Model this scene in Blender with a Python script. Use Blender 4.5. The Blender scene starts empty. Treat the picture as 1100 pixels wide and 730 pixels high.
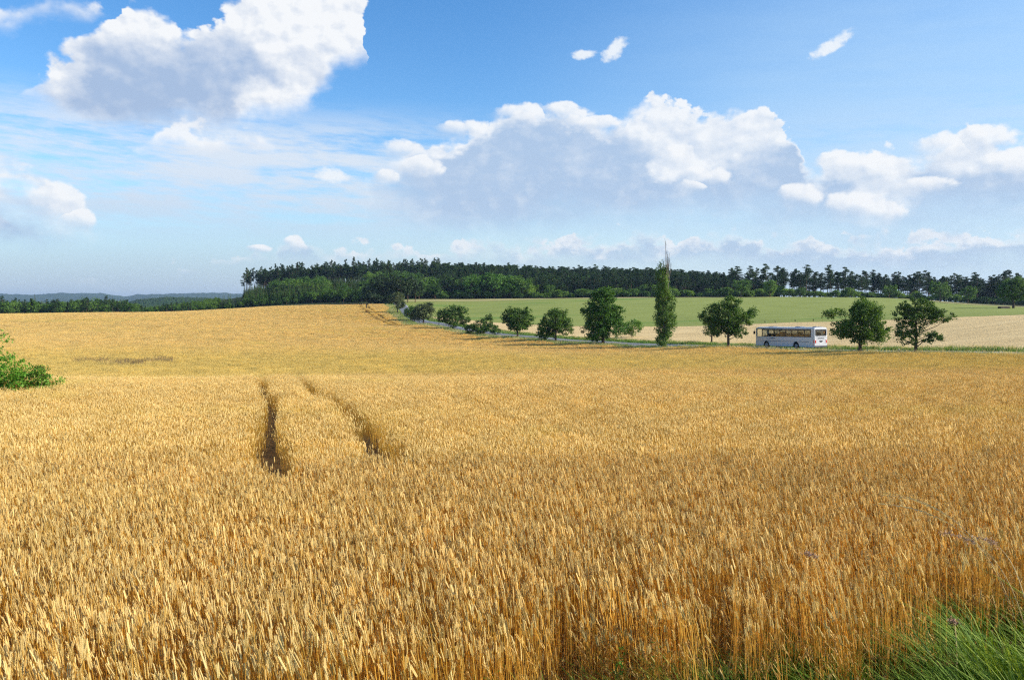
import bpy, math, random
import numpy as np
from math import radians, sin, cos, pi, sqrt
from mathutils import Vector, Matrix

SC = bpy.context.scene
COL = SC.collection
rng = np.random.default_rng(7)
random.seed(7)

# ------------------------------------------------------------------ camera
F = 856.0                      # focal length in units of the 1100 px wide photograph
PITCH = math.atan(43 / F)      # the camera looks slightly down
cam = bpy.data.cameras.new('camera')
cam.sensor_width = 36.0
cam.lens = F / 1100 * 36
cam.clip_start = 0.05
cam.clip_end = 40000
cam_ob = bpy.data.objects.new('camera', cam)
COL.objects.link(cam_ob)
cam_ob.location = (0, 0, 0)
cam_ob.rotation_euler = (pi / 2 - PITCH, 0, 0)
SC.camera = cam_ob


def ray(px, py):
    u, v = (px - 550) / F, (365 - py) / F
    return u, cos(PITCH) + v * sin(PITCH), -sin(PITCH) + v * cos(PITCH)


def P(px, py, Y):
    a, b, c = ray(px, py)
    return a / b * Y, Y, c / b * Y


# ------------------------------------------------------------------ sun, sky, exposure
SUN_AZ = radians(95)           # clockwise from +Y (towards +X)
SUN_EL = radians(29)
SUN_STRENGTH = 4.8
SKY_STRENGTH = 0.138
EXPOSURE = 0.58
SC.view_settings.view_transform = 'Standard'
SC.view_settings.look = 'None'
SC.view_settings.gamma = 1
SC.view_settings.exposure = EXPOSURE
SC.view_settings.use_curve_mapping = False
SC.cycles.max_bounces = 6
SC.cycles.diffuse_bounces = 3
SC.cycles.glossy_bounces = 2
SC.cycles.transmission_bounces = 4
SC.cycles.transparent_max_bounces = 8
SC.cycles.volume_bounces = 0
SC.cycles.use_denoising = False
SC.cycles.filter_width = 1.25
SC.cycles.adaptive_threshold = 0.012
SC.cycles.caustics_reflective = False
SC.cycles.caustics_refractive = False

sd = bpy.data.lights.new('sun', 'SUN')
sd.energy = SUN_STRENGTH
sd.angle = radians(0.53)
sd.color = (1.0, 0.93, 0.80)
sun = bpy.data.objects.new('sun', sd)
COL.objects.link(sun)
tosun = Vector((sin(SUN_AZ) * cos(SUN_EL), cos(SUN_AZ) * cos(SUN_EL), sin(SUN_EL)))
sun.rotation_euler = tosun.to_track_quat('Z', 'Y').to_euler()


class NT:
    """small helper to write node trees"""
    def __init__(s, tree):
        s.t = tree; s.n = tree.nodes; s.l = tree.links

    def new(s, kind, **kw):
        x = s.n.new(kind)
        for k, v in kw.items():
            setattr(x, k, v)
        return x

    def put(s, sock, v):
        if hasattr(v, 'is_output') or isinstance(v, bpy.types.NodeSocket):
            s.l.new(v, sock)
        else:
            sock.default_value = v

    def m(s, op, a, b=None, c=None, clamp=False):
        x = s.new('ShaderNodeMath', operation=op, use_clamp=clamp)
        s.put(x.inputs[0], a)
        if b is not None: s.put(x.inputs[1], b)
        if c is not None: s.put(x.inputs[2], c)
        return x.outputs[0]

    def step(s, v, lo, hi, a=0.0, b=1.0, smooth=True):
        x = s.new('ShaderNodeMapRange', interpolation_type='SMOOTHSTEP' if smooth else 'LINEAR')
        s.put(x.inputs[0], v); s.put(x.inputs[1], lo); s.put(x.inputs[2], hi); s.put(x.inputs[3], a); s.put(x.inputs[4], b)
        return x.outputs[0]

    def mix(s, f, a, b, mode='MIX'):
        x = s.new('ShaderNodeMix', data_type='RGBA', blend_type=mode)
        s.put(x.inputs[0], f); s.put(x.inputs[6], a); s.put(x.inputs[7], b)
        return x.outputs[2]

    def noise(s, vec, scale, detail=3, rough=0.5, dim='3D', out=0, typ='FBM', lac=2.0, dist=0.0):
        x = s.new('ShaderNodeTexNoise', noise_dimensions=dim, noise_type=typ)
        if vec is not None: s.l.new(vec, x.inputs['Vector'])
        s.put(x.inputs['Scale'], scale); s.put(x.inputs['Detail'], detail); s.put(x.inputs['Roughness'], rough)
        s.put(x.inputs['Lacunarity'], lac); s.put(x.inputs['Distortion'], dist)
        return x.outputs[out]

    def xyz(s, x=0.0, y=0.0, z=0.0):
        n = s.new('ShaderNodeCombineXYZ')
        s.put(n.inputs[0], x); s.put(n.inputs[1], y); s.put(n.inputs[2], z)
        return n.outputs[0]

    def sep(s, v):
        n = s.new('ShaderNodeSeparateXYZ'); s.l.new(v, n.inputs[0]); return n.outputs

    def curve(s, v, pts):
        """float curve through pts (x,y in 0..1)"""
        n = s.new('ShaderNodeFloatCurve')
        c = n.mapping.curves[0]
        pts = sorted(pts)
        c.points[0].location = pts[0]; c.points[1].location = pts[-1]
        for p in pts[1:-1]:
            c.points.new(*p)
        for p in c.points:
            p.handle_type = 'AUTO_CLAMPED'
        n.mapping.extend = 'HORIZONTAL'
        n.mapping.update()
        s.put(n.inputs[1], v)
        return n.outputs[0]


CLOUD = 2 ** -EXPOSURE          # sunlit cloud is as bright as white paper in the picture


def build_world():
    w = bpy.data.worlds.new('World'); SC.world = w
    w.use_nodes = True
    w.cycles.sampling_method = 'MANUAL'
    w.cycles.sample_map_resolution = 512
    t = w.node_tree; t.nodes.clear(); g = NT(t)
    tc = g.new('ShaderNodeTexCoord')
    d = g.sep(tc.outputs['Generated'])
    az = g.m('MULTIPLY', g.m('ARCTAN2', d[0], d[1]), 180 / pi)
    el = g.m('MULTIPLY', g.m('ARCSINE', d[2]), 180 / pi)
    sky = g.new('ShaderNodeTexSky', sky_type='NISHITA')
    sky.sun_disc = False
    sky.sun_elevation = SUN_EL; sky.sun_rotation = SUN_AZ
    sky.altitude = 300; sky.air_density = 1.0; sky.dust_density = 0.6; sky.ozone_density = 2.2
    hs = g.new('ShaderNodeHueSaturation')
    hs.inputs['Saturation'].default_value = 1.32
    hs.inputs['Hue'].default_value = 0.503
    g.l.new(sky.outputs[0], hs.inputs['Color'])
    base = g.new('ShaderNodeBackground'); base.inputs[1].default_value = SKY_STRENGTH
    g.l.new(hs.outputs[0], base.inputs[0])

    # warped sky position, in degrees of azimuth and elevation
    vec = g.xyz(az, g.m('MULTIPLY', el, 1.35), 3.7)
    wn = g.new('ShaderNodeTexNoise', noise_dimensions='3D')
    g.l.new(vec, wn.inputs['Vector'])
    wn.inputs['Scale'].default_value = 0.23; wn.inputs['Detail'].default_value = 5; wn.inputs['Roughness'].default_value = 0.58
    sx = g.new('ShaderNodeSeparateColor'); g.l.new(wn.outputs['Color'], sx.inputs[0])
    wx = g.m('MULTIPLY', g.m('SUBTRACT', sx.outputs[0], .5), 5.0)
    wy = g.m('MULTIPLY', g.m('SUBTRACT', sx.outputs[1], .5), 3.4)
    azw = g.m('ADD', az, wx); elw = g.m('ADD', el, wy)
    azh = g.m('ADD', az, g.m('MULTIPLY', wx, .3)); elh = g.m('ADD', el, g.m('MULTIPLY', wy, .3))

    # billows: rounded cells of growing detail
    def billow(ox, oy, detail=3.0):
        v = g.new('ShaderNodeTexVoronoi', voronoi_dimensions='3D', feature='SMOOTH_F1')
        v.inputs['Scale'].default_value = 0.62
        v.inputs['Detail'].default_value = detail
        v.inputs['Roughness'].default_value = 0.5
        v.inputs['Smoothness'].default_value = 0.35
        g.l.new(g.xyz(g.m('ADD', g.m('ADD', az, g.m('MULTIPLY', wx, .22)), ox), g.m('MULTIPLY', g.m('ADD', g.m('ADD', el, g.m('MULTIPLY', wy, .22)), oy), 1.25), 1.3), v.inputs['Vector'])
        return g.m('SUBTRACT', 1.0, v.outputs['Distance'])
    b0 = billow(0, 0)
    b1 = billow(0.30, 0.30)
    rn0 = g.noise(vec, .55, 5, .55); rn1 = g.noise(g.xyz(g.m('ADD', az, .45), g.m('MULTIPLY', g.m('ADD', el, .4), 1.35), 3.7), .55, 5, .55)
    relief = g.m('ADD', g.m('MULTIPLY', g.m('SUBTRACT', b0, b1), .32), g.m('MULTIPLY', g.m('SUBTRACT', rn0, rn1), 1.3))          # lit from the upper right
    puff = g.m('ADD', g.m('MULTIPLY', g.m('SUBTRACT', b0, 0.5), 1.5), g.m('MULTIPLY', g.m('SUBTRACT', g.noise(vec, 1.1, 5, .62), .5), 1.3))           # degrees added to the outline
    fine = g.noise(vec, 1.6, 4, .6)
    soft = g.noise(g.xyz(g.m('MULTIPLY', az, .30), g.m('MULTIPLY', g.m('ADD', el, g.m('MULTIPLY', az, .05)), 1.7), 9.0), 0.42, 7, .66)

    A0, A1, E1 = -50.0, 50.0, 30.0
    a01 = g.m('DIVIDE', g.m('SUBTRACT', azw, A0), A1 - A0, clamp=True)

    def ae(px, py):
        x, y, z = ray(px, py)
        return (math.degrees(math.atan2(x, y)), math.degrees(math.atan2(z, math.hypot(x, y))))

    def profile(pts, inp):
        q = []
        for px, py in pts:
            a, e = ae(px, py)
            q.append((min(1, max(0, (a - A0) / (A1 - A0))), min(1, max(0, (e + 3) / (E1 + 3)))))
        return g.m('SUBTRACT', g.m('MULTIPLY', g.curve(inp, q), E1 + 3), 3.0)

    color = None
    layers = []
    WHITE = (0.94, 0.96, 0.985, 1); GREY = (0.40, 0.53, 0.75, 1)

    def layer(top, bot, tsoft, bsoft, puffk, thick, opacity=1.0, grey=GREY, white=WHITE, cores=(), whites=(), greymax=1.0, aside=None):
        T = g.m('ADD', profile(top, a01), g.m('MULTIPLY', puff, puffk))
        B = profile(bot, a01)
        dT = g.m('SUBTRACT', T, elw); dB = g.m('SUBTRACT', elw, B)
        ts = g.m('MULTIPLY', g.step(g.noise(vec, .35, 2, .5), .38, .62, .9, 4.8), tsoft)
        al = g.m('MULTIPLY', g.step(dT, 0.0, ts), g.step(dB, -bsoft * .4, bsoft))
        al = g.m('MULTIPLY', al, opacity)
        if aside:
            al = g.m('MULTIPLY', al, g.step(azw, ae(aside[0], 200)[0], ae(aside[1], 200)[0], .0, 1))
        # greyness grows away from the sunlit top, plus shaded cores
        gr = g.step(g.m('ADD', dT, g.m('ADD', g.m('MULTIPLY', g.m('SUBTRACT', fine, .5), 1.2), g.m('MULTIPLY', g.m('SUBTRACT', soft, .5), 2.0))), thick * .15, thick, 0, 1)
        for (px, py, rx, ry, k) in cores:
            a, e = ae(px, py)
            q = g.m('ADD', g.m('POWER', g.m('DIVIDE', g.m('SUBTRACT', azw, a), rx / 15.0), 2), g.m('POWER', g.m('DIVIDE', g.m('SUBTRACT', elw, e), ry / 15.0), 2))
            gr = g.m('MAXIMUM', gr, g.step(q, 1.6, 0.2, 0, k))
        for (px, py, rx, ry, k) in whites:
            a, e = ae(px, py)
            q = g.m('ADD', g.m('POWER', g.m('DIVIDE', g.m('SUBTRACT', azw, a), rx / 15.0), 2), g.m('POWER', g.m('DIVIDE', g.m('SUBTRACT', elw, e), ry / 15.0), 2))
            gr = g.m('MULTIPLY', gr, g.step(q, 1.5, 0.3, 1, 1 - k))
        gr = g.m('MULTIPLY', gr, g.step(g.noise(vec, .30, 4, .6), .46, .66, 1, .80))
        gr = g.m('SUBTRACT', gr, g.m('MULTIPLY', relief, g.m('SUBTRACT', 1.15, g.m('MULTIPLY', gr, .75))), clamp=True)
        gr = g.m('MULTIPLY', gr, greymax)
        return al, g.mix(gr, white, grey)

    # thin pale milkiness towards the sun's side
    layers.append((g.m('MULTIPLY', g.m('MULTIPLY', g.step(az, -4, 26), g.step(el, 27, 13)), g.step(soft, .2, .7, .50, .68)), (.50, .72, .955, 1)))
    # thin veil, high and wide on one side
    vm = g.m('MULTIPLY', g.step(az, -12, 2, 1, .25), g.m('MULTIPLY', g.step(el, 3, 7), g.step(el, 14, 10)))
    veil = g.m('MULTIPLY', g.step(soft, .30, .58), g.m('MULTIPLY', vm, 0.90))
    layers.append((veil, (0.76, 0.83, 0.92, 1)))
    # pale air low over the horizon with small puffs
    lowm = g.m('MULTIPLY', g.step(el, 10.0, .5), g.step(az, -30, 12, .80, .80))
    layers.append((lowm, g.mix(g.step(az, -30, 15), (.36, .51, .745, 1), (.58, .73, .88, 1))))
    layers.append(layer([(-50, 275), (60, 282), (130, 283), (250, 262), (300, 257), (340, 248), (420, 252), (520, 247), (640, 243), (700, 238), (800, 236), (900, 242), (960, 236), (1100, 232), (1250, 240)],
                        [(-50, 300), (130, 300), (260, 285), (400, 282), (560, 284), (700, 282), (900, 290), (1250, 285)],
                        0.4, 1.2, 1.1, 1.5, 0.9, grey=(0.48, 0.62, 0.81, 1), white=(0.86, 0.90, 0.95, 1)))
    # low bank at the edge of the view
    layers.append(layer([(-300, 160), (-60, 150), (0, 160), (45, 165), (75, 195), (100, 225), (115, 262), (160, 300), (1250, 300)],
                        [(-300, 250), (0, 252), (60, 254), (110, 248), (160, 250), (1250, 250)],
                        1.4, 1.5, 0.9, 4.5, 0.85, whites=((75, 232, 28, 16, .9),)))
    # wide bank of cumulus across the middle
    layers.append(layer([(330, 300), (360, 262), (385, 232), (402, 175), (430, 148), (480, 140), (505, 126), (550, 112), (600, 106), (640, 112), (668, 114), (700, 94), (735, 98), (765, 108), (815, 106), (845, 120), (852, 150), (868, 172), (905, 154), (950, 150), (985, 152), (1010, 138), (1050, 127), (1100, 132), (1180, 150), (1400, 170)],
                        [(330, 262), (380, 256), (450, 250), (560, 252), (700, 244), (800, 240), (900, 250), (1100, 246), (1400, 250)],
                        0.30, 2.8, 0.75, 1.9, 0.93, grey=(.45, .59, .80, 1), aside=(376, 470),
                        cores=((480, 215, 75, 42, .85), (620, 210, 80, 40, .8), (740, 212, 60, 28, .75), (900, 226, 45, 18, .6), (1010, 205, 60, 30, .6)),
                        whites=((590, 124, 60, 10, .5), (762, 138, 85, 34, .72), (700, 128, 35, 20, .6), (735, 180, 26, 14, .9), (925, 176, 50, 20, .7), (1065, 158, 55, 28, .75), (945, 215, 36, 26, .7), (420, 175, 24, 22, .6))))
    # heaps standing in front of the bank, each lit from its upper right
    F_ = H_ = None
    for (px, py, rx, ry) in ((432, 160, 26, 11), (452, 182, 24, 16), (418, 190, 14, 9), (500, 138, 34, 10), (560, 124, 36, 12), (604, 122, 34, 13), (640, 132, 26, 10),
                             (730, 168, 17, 14), (758, 188, 26, 12), (742, 200, 16, 9), (905, 178, 30, 15), (940, 182, 32, 17), (920, 222, 34, 16), (950, 228, 24, 12), (1020, 158, 30, 15), (1058, 150, 34, 14), (1085, 178, 22, 20), (1000, 200, 24, 10),
                             (860, 212, 22, 14), (318, 262, 12, 8), (280, 268, 14, 5), (62, 218, 30, 20), (82, 236, 22, 12)):
        a, e = ae(px, py)
        dx = g.m('DIVIDE', g.m('SUBTRACT', azh, a), rx / 15.0); dy = g.m('DIVIDE', g.m('SUBTRACT', elh, e), ry / 15.0)
        q = g.m('ADD', g.m('MULTIPLY', dx, dx), g.m('MULTIPLY', dy, dy)); h = g.m('ADD', dy, g.m('MULTIPLY', dx, .5))
        if F_ is None: F_, H_ = q, h
        else:
            k = g.m('LESS_THAN', q, F_)
            H_ = g.m('ADD', g.m('MULTIPLY', k, h), g.m('MULTIPLY', g.m('SUBTRACT', 1.0, k), H_)); F_ = g.m('MINIMUM', q, F_)
    Fn = g.m('SUBTRACT', F_, g.m('MULTIPLY', puff, .55))
    lo_ = g.step(H_, -.9, .5)
    al_ = g.m('MULTIPLY', g.step(Fn, g.m('ADD', 1.45, g.m('MULTIPLY', g.m('SUBTRACT', 1.0, lo_), .5)), g.m('MULTIPLY', lo_, .95)), g.m('ADD', .45, g.m('MULTIPLY', lo_, .5)))
    sh_ = g.m('ADD', lo_, relief, clamp=True)
    layers.append((al_, g.mix(sh_, (.55, .67, .84, 1), (.93, .955, .985, 1))))
    # streak under the big cloud
    layers.append(layer([(120, 175), (150, 150), (175, 130), (230, 122), (290, 126), (310, 155), (340, 178), (350, 260), (1200, 260)],
                        [(120, 160), (200, 163), (300, 168), (345, 172), (1200, 200)],
                        0.5, 1.0, 0.7, 3.5, 0.9, greymax=.5))
    # the big cumulus running out of the top of the picture
    layers.append(layer([(-300, 300), (-40, 120), (10, 95), (32, 62), (50, 48), (78, 50), (88, 30), (108, 6), (140, -14), (170, -10), (190, 12), (208, 10), (240, -2), (275, -40), (320, -80), (365, -70), (385, -20), (392, 45), (402, 130), (440, 300), (1200, 300)],
                        [(-300, 200), (-40, 100), (30, 96), (65, 118), (95, 130), (150, 138), (220, 136), (280, 130), (325, 118), (352, 92), (388, 68), (440, 60), (1200, 60)],
                        0.30, 1.3, 0.8, 60.0, 0.985,
                        cores=((155, 98, 88, 44, 1.0), (235, 84, 60, 44, .9), (325, 70, 34, 22, .3)),
                        whites=((300, 112, 38, 22, .9), (60, 60, 30, 22, .6))))
    # small corner cloud
    layers.append(layer([(-200, -40), (-20, -20), (0, 0), (50, -20), (95, -8), (118, 10), (150, 60), (1200, 300)],
                        [(-200, 0), (0, 34), (40, 26), (90, 18), (120, 5), (1200, 5)],
                        0.5, 1.0, 0.6, 30.0, 0.85))
    cur = None
    mixsh = base.outputs[0]
    for al, c in layers:
        e = g.new('ShaderNodeBackground'); e.inputs[1].default_value = CLOUD
        g.put(e.inputs[0], c)
        mx = g.new('ShaderNodeMixShader')
        g.put(mx.inputs[0], al)
        g.l.new(mixsh, mx.inputs[1]); g.l.new(e.outputs[0], mx.inputs[2])
        mixsh = mx.outputs[0]
    # small detached puffs
    pf = None
    for (px, py, rx, ry, tilt) in ((627, 58, 13, 5, 0), (658, 53, 13, 10, .5), (893, 48, 20, 8, .45), (358, 188, 20, 8, 0)):
        a, e = ae(px, py)
        da = g.m('SUBTRACT', g.m('ADD', az, g.m('MULTIPLY', wx, .35)), a)
        de = g.m('SUBTRACT', g.m('SUBTRACT', g.m('ADD', el, g.m('MULTIPLY', wy, .35)), e), g.m('MULTIPLY', da, tilt))
        q = g.m('ADD', g.m('POWER', g.m('DIVIDE', da, rx / 15.0), 2), g.m('POWER', g.m('DIVIDE', de, ry / 15.0), 2))
        q = g.m('ADD', q, g.m('MULTIPLY', g.m('SUBTRACT', fine, .5), 2.2))
        v = g.step(q, 1.25, .1, 0, .92)
        pf = v if pf is None else g.m('MAXIMUM', pf, v)
    e = g.new('ShaderNodeBackground'); e.inputs[0].default_value = (.88, .93, .98, 1); e.inputs[1].default_value = CLOUD
    mx = g.new('ShaderNodeMixShader'); g.put(mx.inputs[0], pf)
    g.l.new(mixsh, mx.inputs[1]); g.l.new(e.outputs[0], mx.inputs[2])
    out = g.new('ShaderNodeOutputWorld')
    g.l.new(mx.outputs[0], out.inputs[0])


build_world()

# ------------------------------------------------------------------ terrain
WH = 0.82   # height of the ripe wheat
ctrl = []


def g_xyz(x, y, z): ctrl.append((x, y, z))
def g_top(px, py, Y):
    x, y, z = P(px, py, Y); ctrl.append((x, y, z - WH))
def g_gnd(px, py, Y): ctrl.append(P(px, py, Y))


for x, y, z in ((0, .6, -1.68), (.5, 1.2, -1.78), (-.8, 1.0, -1.78), (0, 2.4, -2.15), (2.5, 3.2, -2.2), (-1.8, 2.2, -2.3), (4, 4.6, -2.45),
                (0, 5.05, -2.88), (3, 6.55, -2.92), (6, 8.05, -2.98), (-3.5, 3.3, -2.86), (10, 10.05, -3.1), (-8, 5.5, -3.0),
                (0, 9, -3.22), (-6, 9, -3.22), (6, 12, -3.35), (0, 14, -3.62), (-7.5, 14, -3.6), (8, 15, -3.6),
                (0, 25, -4.25), (-14, 25, -4.25), (15, 25, -4.3)):
    g_xyz(x, y, z)
for a in ((-50, 405, 46), (100, 405, 46), (300, 404, 46), (550, 404, 46), (800, 406, 46), (1050, 406, 46), (1200, 406, 46),
          (100, 407.5, 56), (300, 406.5, 56), (500, 403, 56), (800, 398, 58), (1050, 397, 60),
          (0, 393, 76), (100, 393, 76), (300, 393, 76), (500, 391, 76), (800, 388, 80),
          (0, 373, 110), (100, 373, 110), (300, 373, 112), (500, 376, 110), (700, 378, 112), (850, 378.0, 106), (1050, 379, 86), (1200, 381, 76),
          (0, 351, 200), (100, 350, 200), (300, 349, 205), (400, 351, 215), (500, 364, 185), (600, 368.2, 160), (700, 373.6, 138),
          (-100, 338, 330), (0, 337, 330), (100, 335.5, 330), (300, 329, 340), (400, 327, 345), (440, 349, 255), (415, 338, 290)):
    g_top(*a)
for a in ((925, 378.5, 110), (850, 377, 120), (985, 380, 101), (1100, 382, 89), (798, 374.3, 130), (714, 371.5, 145), (640, 368, 162),
          (575, 363.5, 180), (522, 358, 206), (488, 352.5, 232), (462, 347.5, 250), (443, 341, 285), (437, 336, 305), (431, 328.5, 345),
          (850, 347, 190), (1100, 339, 150), (1250, 335, 130), (600, 351, 230), (720, 351, 215), (1000, 342.5, 165), (850, 364, 150), (1100, 371, 100),
          (480, 323.5, 400), (600, 320.5, 400), (720, 319.5, 400), (850, 319, 400), (950, 320, 390), (1020, 326, 340), (1100, 331, 270), (1250, 334, 230),
          (480, 338, 300), (600, 335, 300), (850, 333, 280), (1000, 334, 240)):
    g_gnd(*a)
for px, Y, z in ((-100, 430, -9.5), (0, 430, -9.5), (100, 430, -9.5), (200, 430, -7), (300, 430, -1.5), (300, 560, 6), (240, 560, 0), (400, 430, .2), (400, 600, 11),
                 (500, 430, .9), (500, 600, 11), (600, 430, .7), (600, 600, 8), (720, 430, 1.2), (720, 600, 6.5), (850, 430, 1.3), (850, 520, -3), (1000, 400, -.4), (1000, 500, -6),
                 (1150, 330, -3.2), (1150, 400, -3.5), (1150, 500, -8), (0, 600, -11), (150, 600, -9)):
    x, y, _ = P(px, 300, Y); g_xyz(x, y, z)
for px in (-100, 100, 300, 500, 700, 900, 1200):
    for Y, z in ((900, -8), (2000, -14), (9000, -14)):
        x, y, _ = P(px, 300, Y); g_xyz(x, y, z)
ctrl = np.array(ctrl)
AZL = radians(40)


def warp(x, y):
    r = np.maximum(np.hypot(x, y), .5)
    return np.stack([np.clip(np.arctan2(x, y), -AZL, AZL) * 2.2, np.log(r)], -1)


def tps(r):
    return np.where(r > 1e-9, r * r * np.log(np.maximum(r, 1e-9)), 0)


_q = warp(ctrl[:, 0], ctrl[:, 1])
_n = len(_q)
_K = tps(np.linalg.norm(_q[:, None] - _q[None], axis=-1)) + np.eye(_n) * 0.0015
_Pm = np.c_[np.ones(_n), _q]
_A = np.block([[_K, _Pm], [_Pm.T, np.zeros((3, 3))]])
_W = np.linalg.solve(_A, np.r_[ctrl[:, 2] / np.maximum(1, np.hypot(ctrl[:, 0], ctrl[:, 1])) ** .5, np.zeros(3)])


def height(x, y):
    x = np.asarray(x, float); y = np.asarray(y, float)
    sh = x.shape; x = x.ravel(); y = y.ravel()
    out = np.empty(len(x))
    for i in range(0, len(x), 20000):
        q = warp(x[i:i + 20000], y[i:i + 20000])
        k = tps(np.linalg.norm(q[:, None] - _q[None], axis=-1))
        out[i:i + 20000] = k @ _W[:_n] + _W[_n] + q @ _W[_n + 1:]
    r = np.hypot(x, y)
    out *= np.maximum(1, r) ** .5
    f = np.clip((r - 1200) / 800, 0, 1)
    return (out * (1 - f) + f * -14).reshape(sh)


def hz(x, y):
    return float(height(np.array([x]), np.array([y]))[0])


# ------------------------------------------------------------------ mesh helpers
def link(o, parent=None):
    COL.objects.link(o)
    if parent is not None: o.parent = parent
    return o


def tag(o, label=None, cat=None, group=None, kind=None):
    if label: o['label'] = label
    if cat: o['category'] = cat
    if group: o['group'] = group
    if kind: o['kind'] = kind
    return o


def np_mesh(name, verts, faces, mats, mat_idx=None, smooth=False, attrs=None):
    """verts (n,3), faces list of (k,4|3) int arrays"""
    me = bpy.data.meshes.new(name)
    verts = np.asarray(verts, np.float32)
    loops = np.concatenate([f.ravel() for f in faces]) if faces else np.zeros(0, int)
    tot = np.concatenate([np.full(len(f), f.shape[1]) for f in faces]) if faces else np.zeros(0, int)
    me.vertices.add(len(verts)); me.vertices.foreach_set('co', verts.ravel())
    me.loops.add(len(loops)); me.loops.foreach_set('vertex_index', loops.astype(np.int32))
    me.polygons.add(len(tot))
    me.polygons.foreach_set('loop_start', (np.cumsum(tot) - tot).astype(np.int32))
    me.polygons.foreach_set('loop_total', tot.astype(np.int32))
    if mat_idx is not None:
        me.polygons.foreach_set('material_index', np.asarray(mat_idx, np.int32))
    me.polygons.foreach_set('use_smooth', np.full(len(tot), smooth))
    for m in (mats if isinstance(mats, (list, tuple)) else [mats]):
        me.materials.append(m)
    for k, (dom, typ, val) in (attrs or {}).items():
        a = me.attributes.new(k, typ, dom)
        a.data.foreach_set('vector' if typ == 'FLOAT_VECTOR' else 'value', np.asarray(val).ravel())
    me.update(calc_edges=True)
    me.validate()
    return me


class Geo:
    """collects vertices and faces with a material slot and a tone per vertex"""
    def __init__(s):
        s.v = []; s.f3 = []; s.f4 = []; s.m3 = []; s.m4 = []; s.tone = []; s.n = 0

    def add(s, v, f, mat=0, tone=0.5):
        v = np.asarray(v, float).reshape(-1, 3); f = np.asarray(f, int)
        s.v.append(v)
        s.tone.append(np.full(len(v), tone) if np.isscalar(tone) else np.asarray(tone, float))
        (s.f3 if f.shape[1] == 3 else s.f4).append(f + s.n)
        (s.m3 if f.shape[1] == 3 else s.m4).append(np.full(len(f), mat))
        s.n += len(v)

    def tube(s, pts, rad, sides=6, mat=0, cap=True, tone=.5):
        pts = np.asarray(pts, float); n = len(pts)
        rad = np.broadcast_to(np.asarray(rad, float), (n,))
        d = np.gradient(pts, axis=0); d /= np.linalg.norm(d, axis=1)[:, None] + 1e-12
        ref = np.array([1.0, 0, 0]) if abs(d[0][0]) < .8 else np.array([0, 1.0, 0])
        a = np.cross(d, ref); a /= np.linalg.norm(a, axis=1)[:, None] + 1e-12
        b = np.cross(d, a)
        th = np.arange(sides) / sides * 2 * pi
        v = pts[:, None] + rad[:, None, None] * (np.cos(th)[None, :, None] * a[:, None] + np.sin(th)[None, :, None] * b[:, None])
        i = np.arange(n - 1)[:, None] * sides; j = np.arange(sides)[None]; jn = (j + 1) % sides
        f = np.stack([i + j, i + jn, i + sides + jn, i + sides + j], -1).reshape(-1, 4)
        s.add(v.reshape(-1, 3), f, mat, tone)
        if cap and sides >= 3:
            k = s.n - sides
            s.v.append(pts[-1:]); s.tone.append(np.array([tone if np.isscalar(tone) else .5]))
            s.f3.append(np.array([[k + q, k + (q + 1) % sides, s.n] for q in range(sides)])); s.m3.append(np.full(sides, mat)); s.n += 1

    def mesh(s, name, mats, smooth=False, attrs=None):
        faces = []; mi = []
        if s.f4: faces.append(np.concatenate(s.f4)); mi.append(np.concatenate(s.m4))
        if s.f3: faces.append(np.concatenate(s.f3)); mi.append(np.concatenate(s.m3))
        a = {'tone': ('POINT', 'FLOAT', np.concatenate(s.tone))}
        a.update(attrs or {})
        return np_mesh(name, np.concatenate(s.v), faces, mats, np.concatenate(mi), smooth, a)

    def obj(s, name, mats, parent=None, smooth=False):
        return link(bpy.data.objects.new(name, s.mesh(name, mats, smooth)), parent)


def unit(v):
    return v / (np.linalg.norm(v, axis=-1, keepdims=True) + 1e-12)


def leaves(G, cen, nrm_bias, size, mat=0, up=.35, jitter=.25, tone=None, aspect=.62):
    """one diamond-shaped bent leaf spray per centre"""
    n = len(cen)
    a = unit(rng.normal(size=(n, 3)) * np.array([1, 1, .6]))
    nr = unit(rng.normal(size=(n, 3)) + nrm_bias + np.array([0, 0, up]))
    b = unit(np.cross(nr, a)); a = np.cross(b, nr)
    sz = size * (1 + jitter * rng.normal(size=(n, 1))).clip(.4, 1.8)
    p0 = cen - a * sz * .5; p2 = cen + a * sz * .5
    p1 = cen + b * sz * aspect * .5 - nr * sz * .08; p3 = cen - b * sz * aspect * .5 - nr * sz * .08
    v = np.stack([p0, p1, p2, p3], 1).reshape(-1, 3)
    i = np.arange(n)[:, None] * 4
    f = np.concatenate([i + np.array([[0, 1, 2]]), i + np.array([[0, 2, 3]])])
    t = rng.random(n) if tone is None else tone
    G.add(v, f, mat, np.repeat(t, 4))


# ------------------------------------------------------------------ materials
def mat_new(name):
    m = bpy.data.materials.new(name); m.use_nodes = True
    t = m.node_tree; t.nodes.clear()
    g = NT(t)
    out = g.new('ShaderNodeOutputMaterial')
    return m, g, out


def principled(g, color, rough=.7, spec=.3, normal=None, metallic=0.0, coat=0.0):
    p = g.new('ShaderNodeBsdfPrincipled')
    g.put(p.inputs['Base Color'], color); g.put(p.inputs['Roughness'], rough)
    p.inputs['Specular IOR Level'].default_value = spec
    p.inputs['Metallic'].default_value = metallic
    p.inputs['Coat Weight'].default_value = coat
    if normal is not None: g.l.new(normal, p.inputs['Normal'])
    return p.outputs[0]


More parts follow.
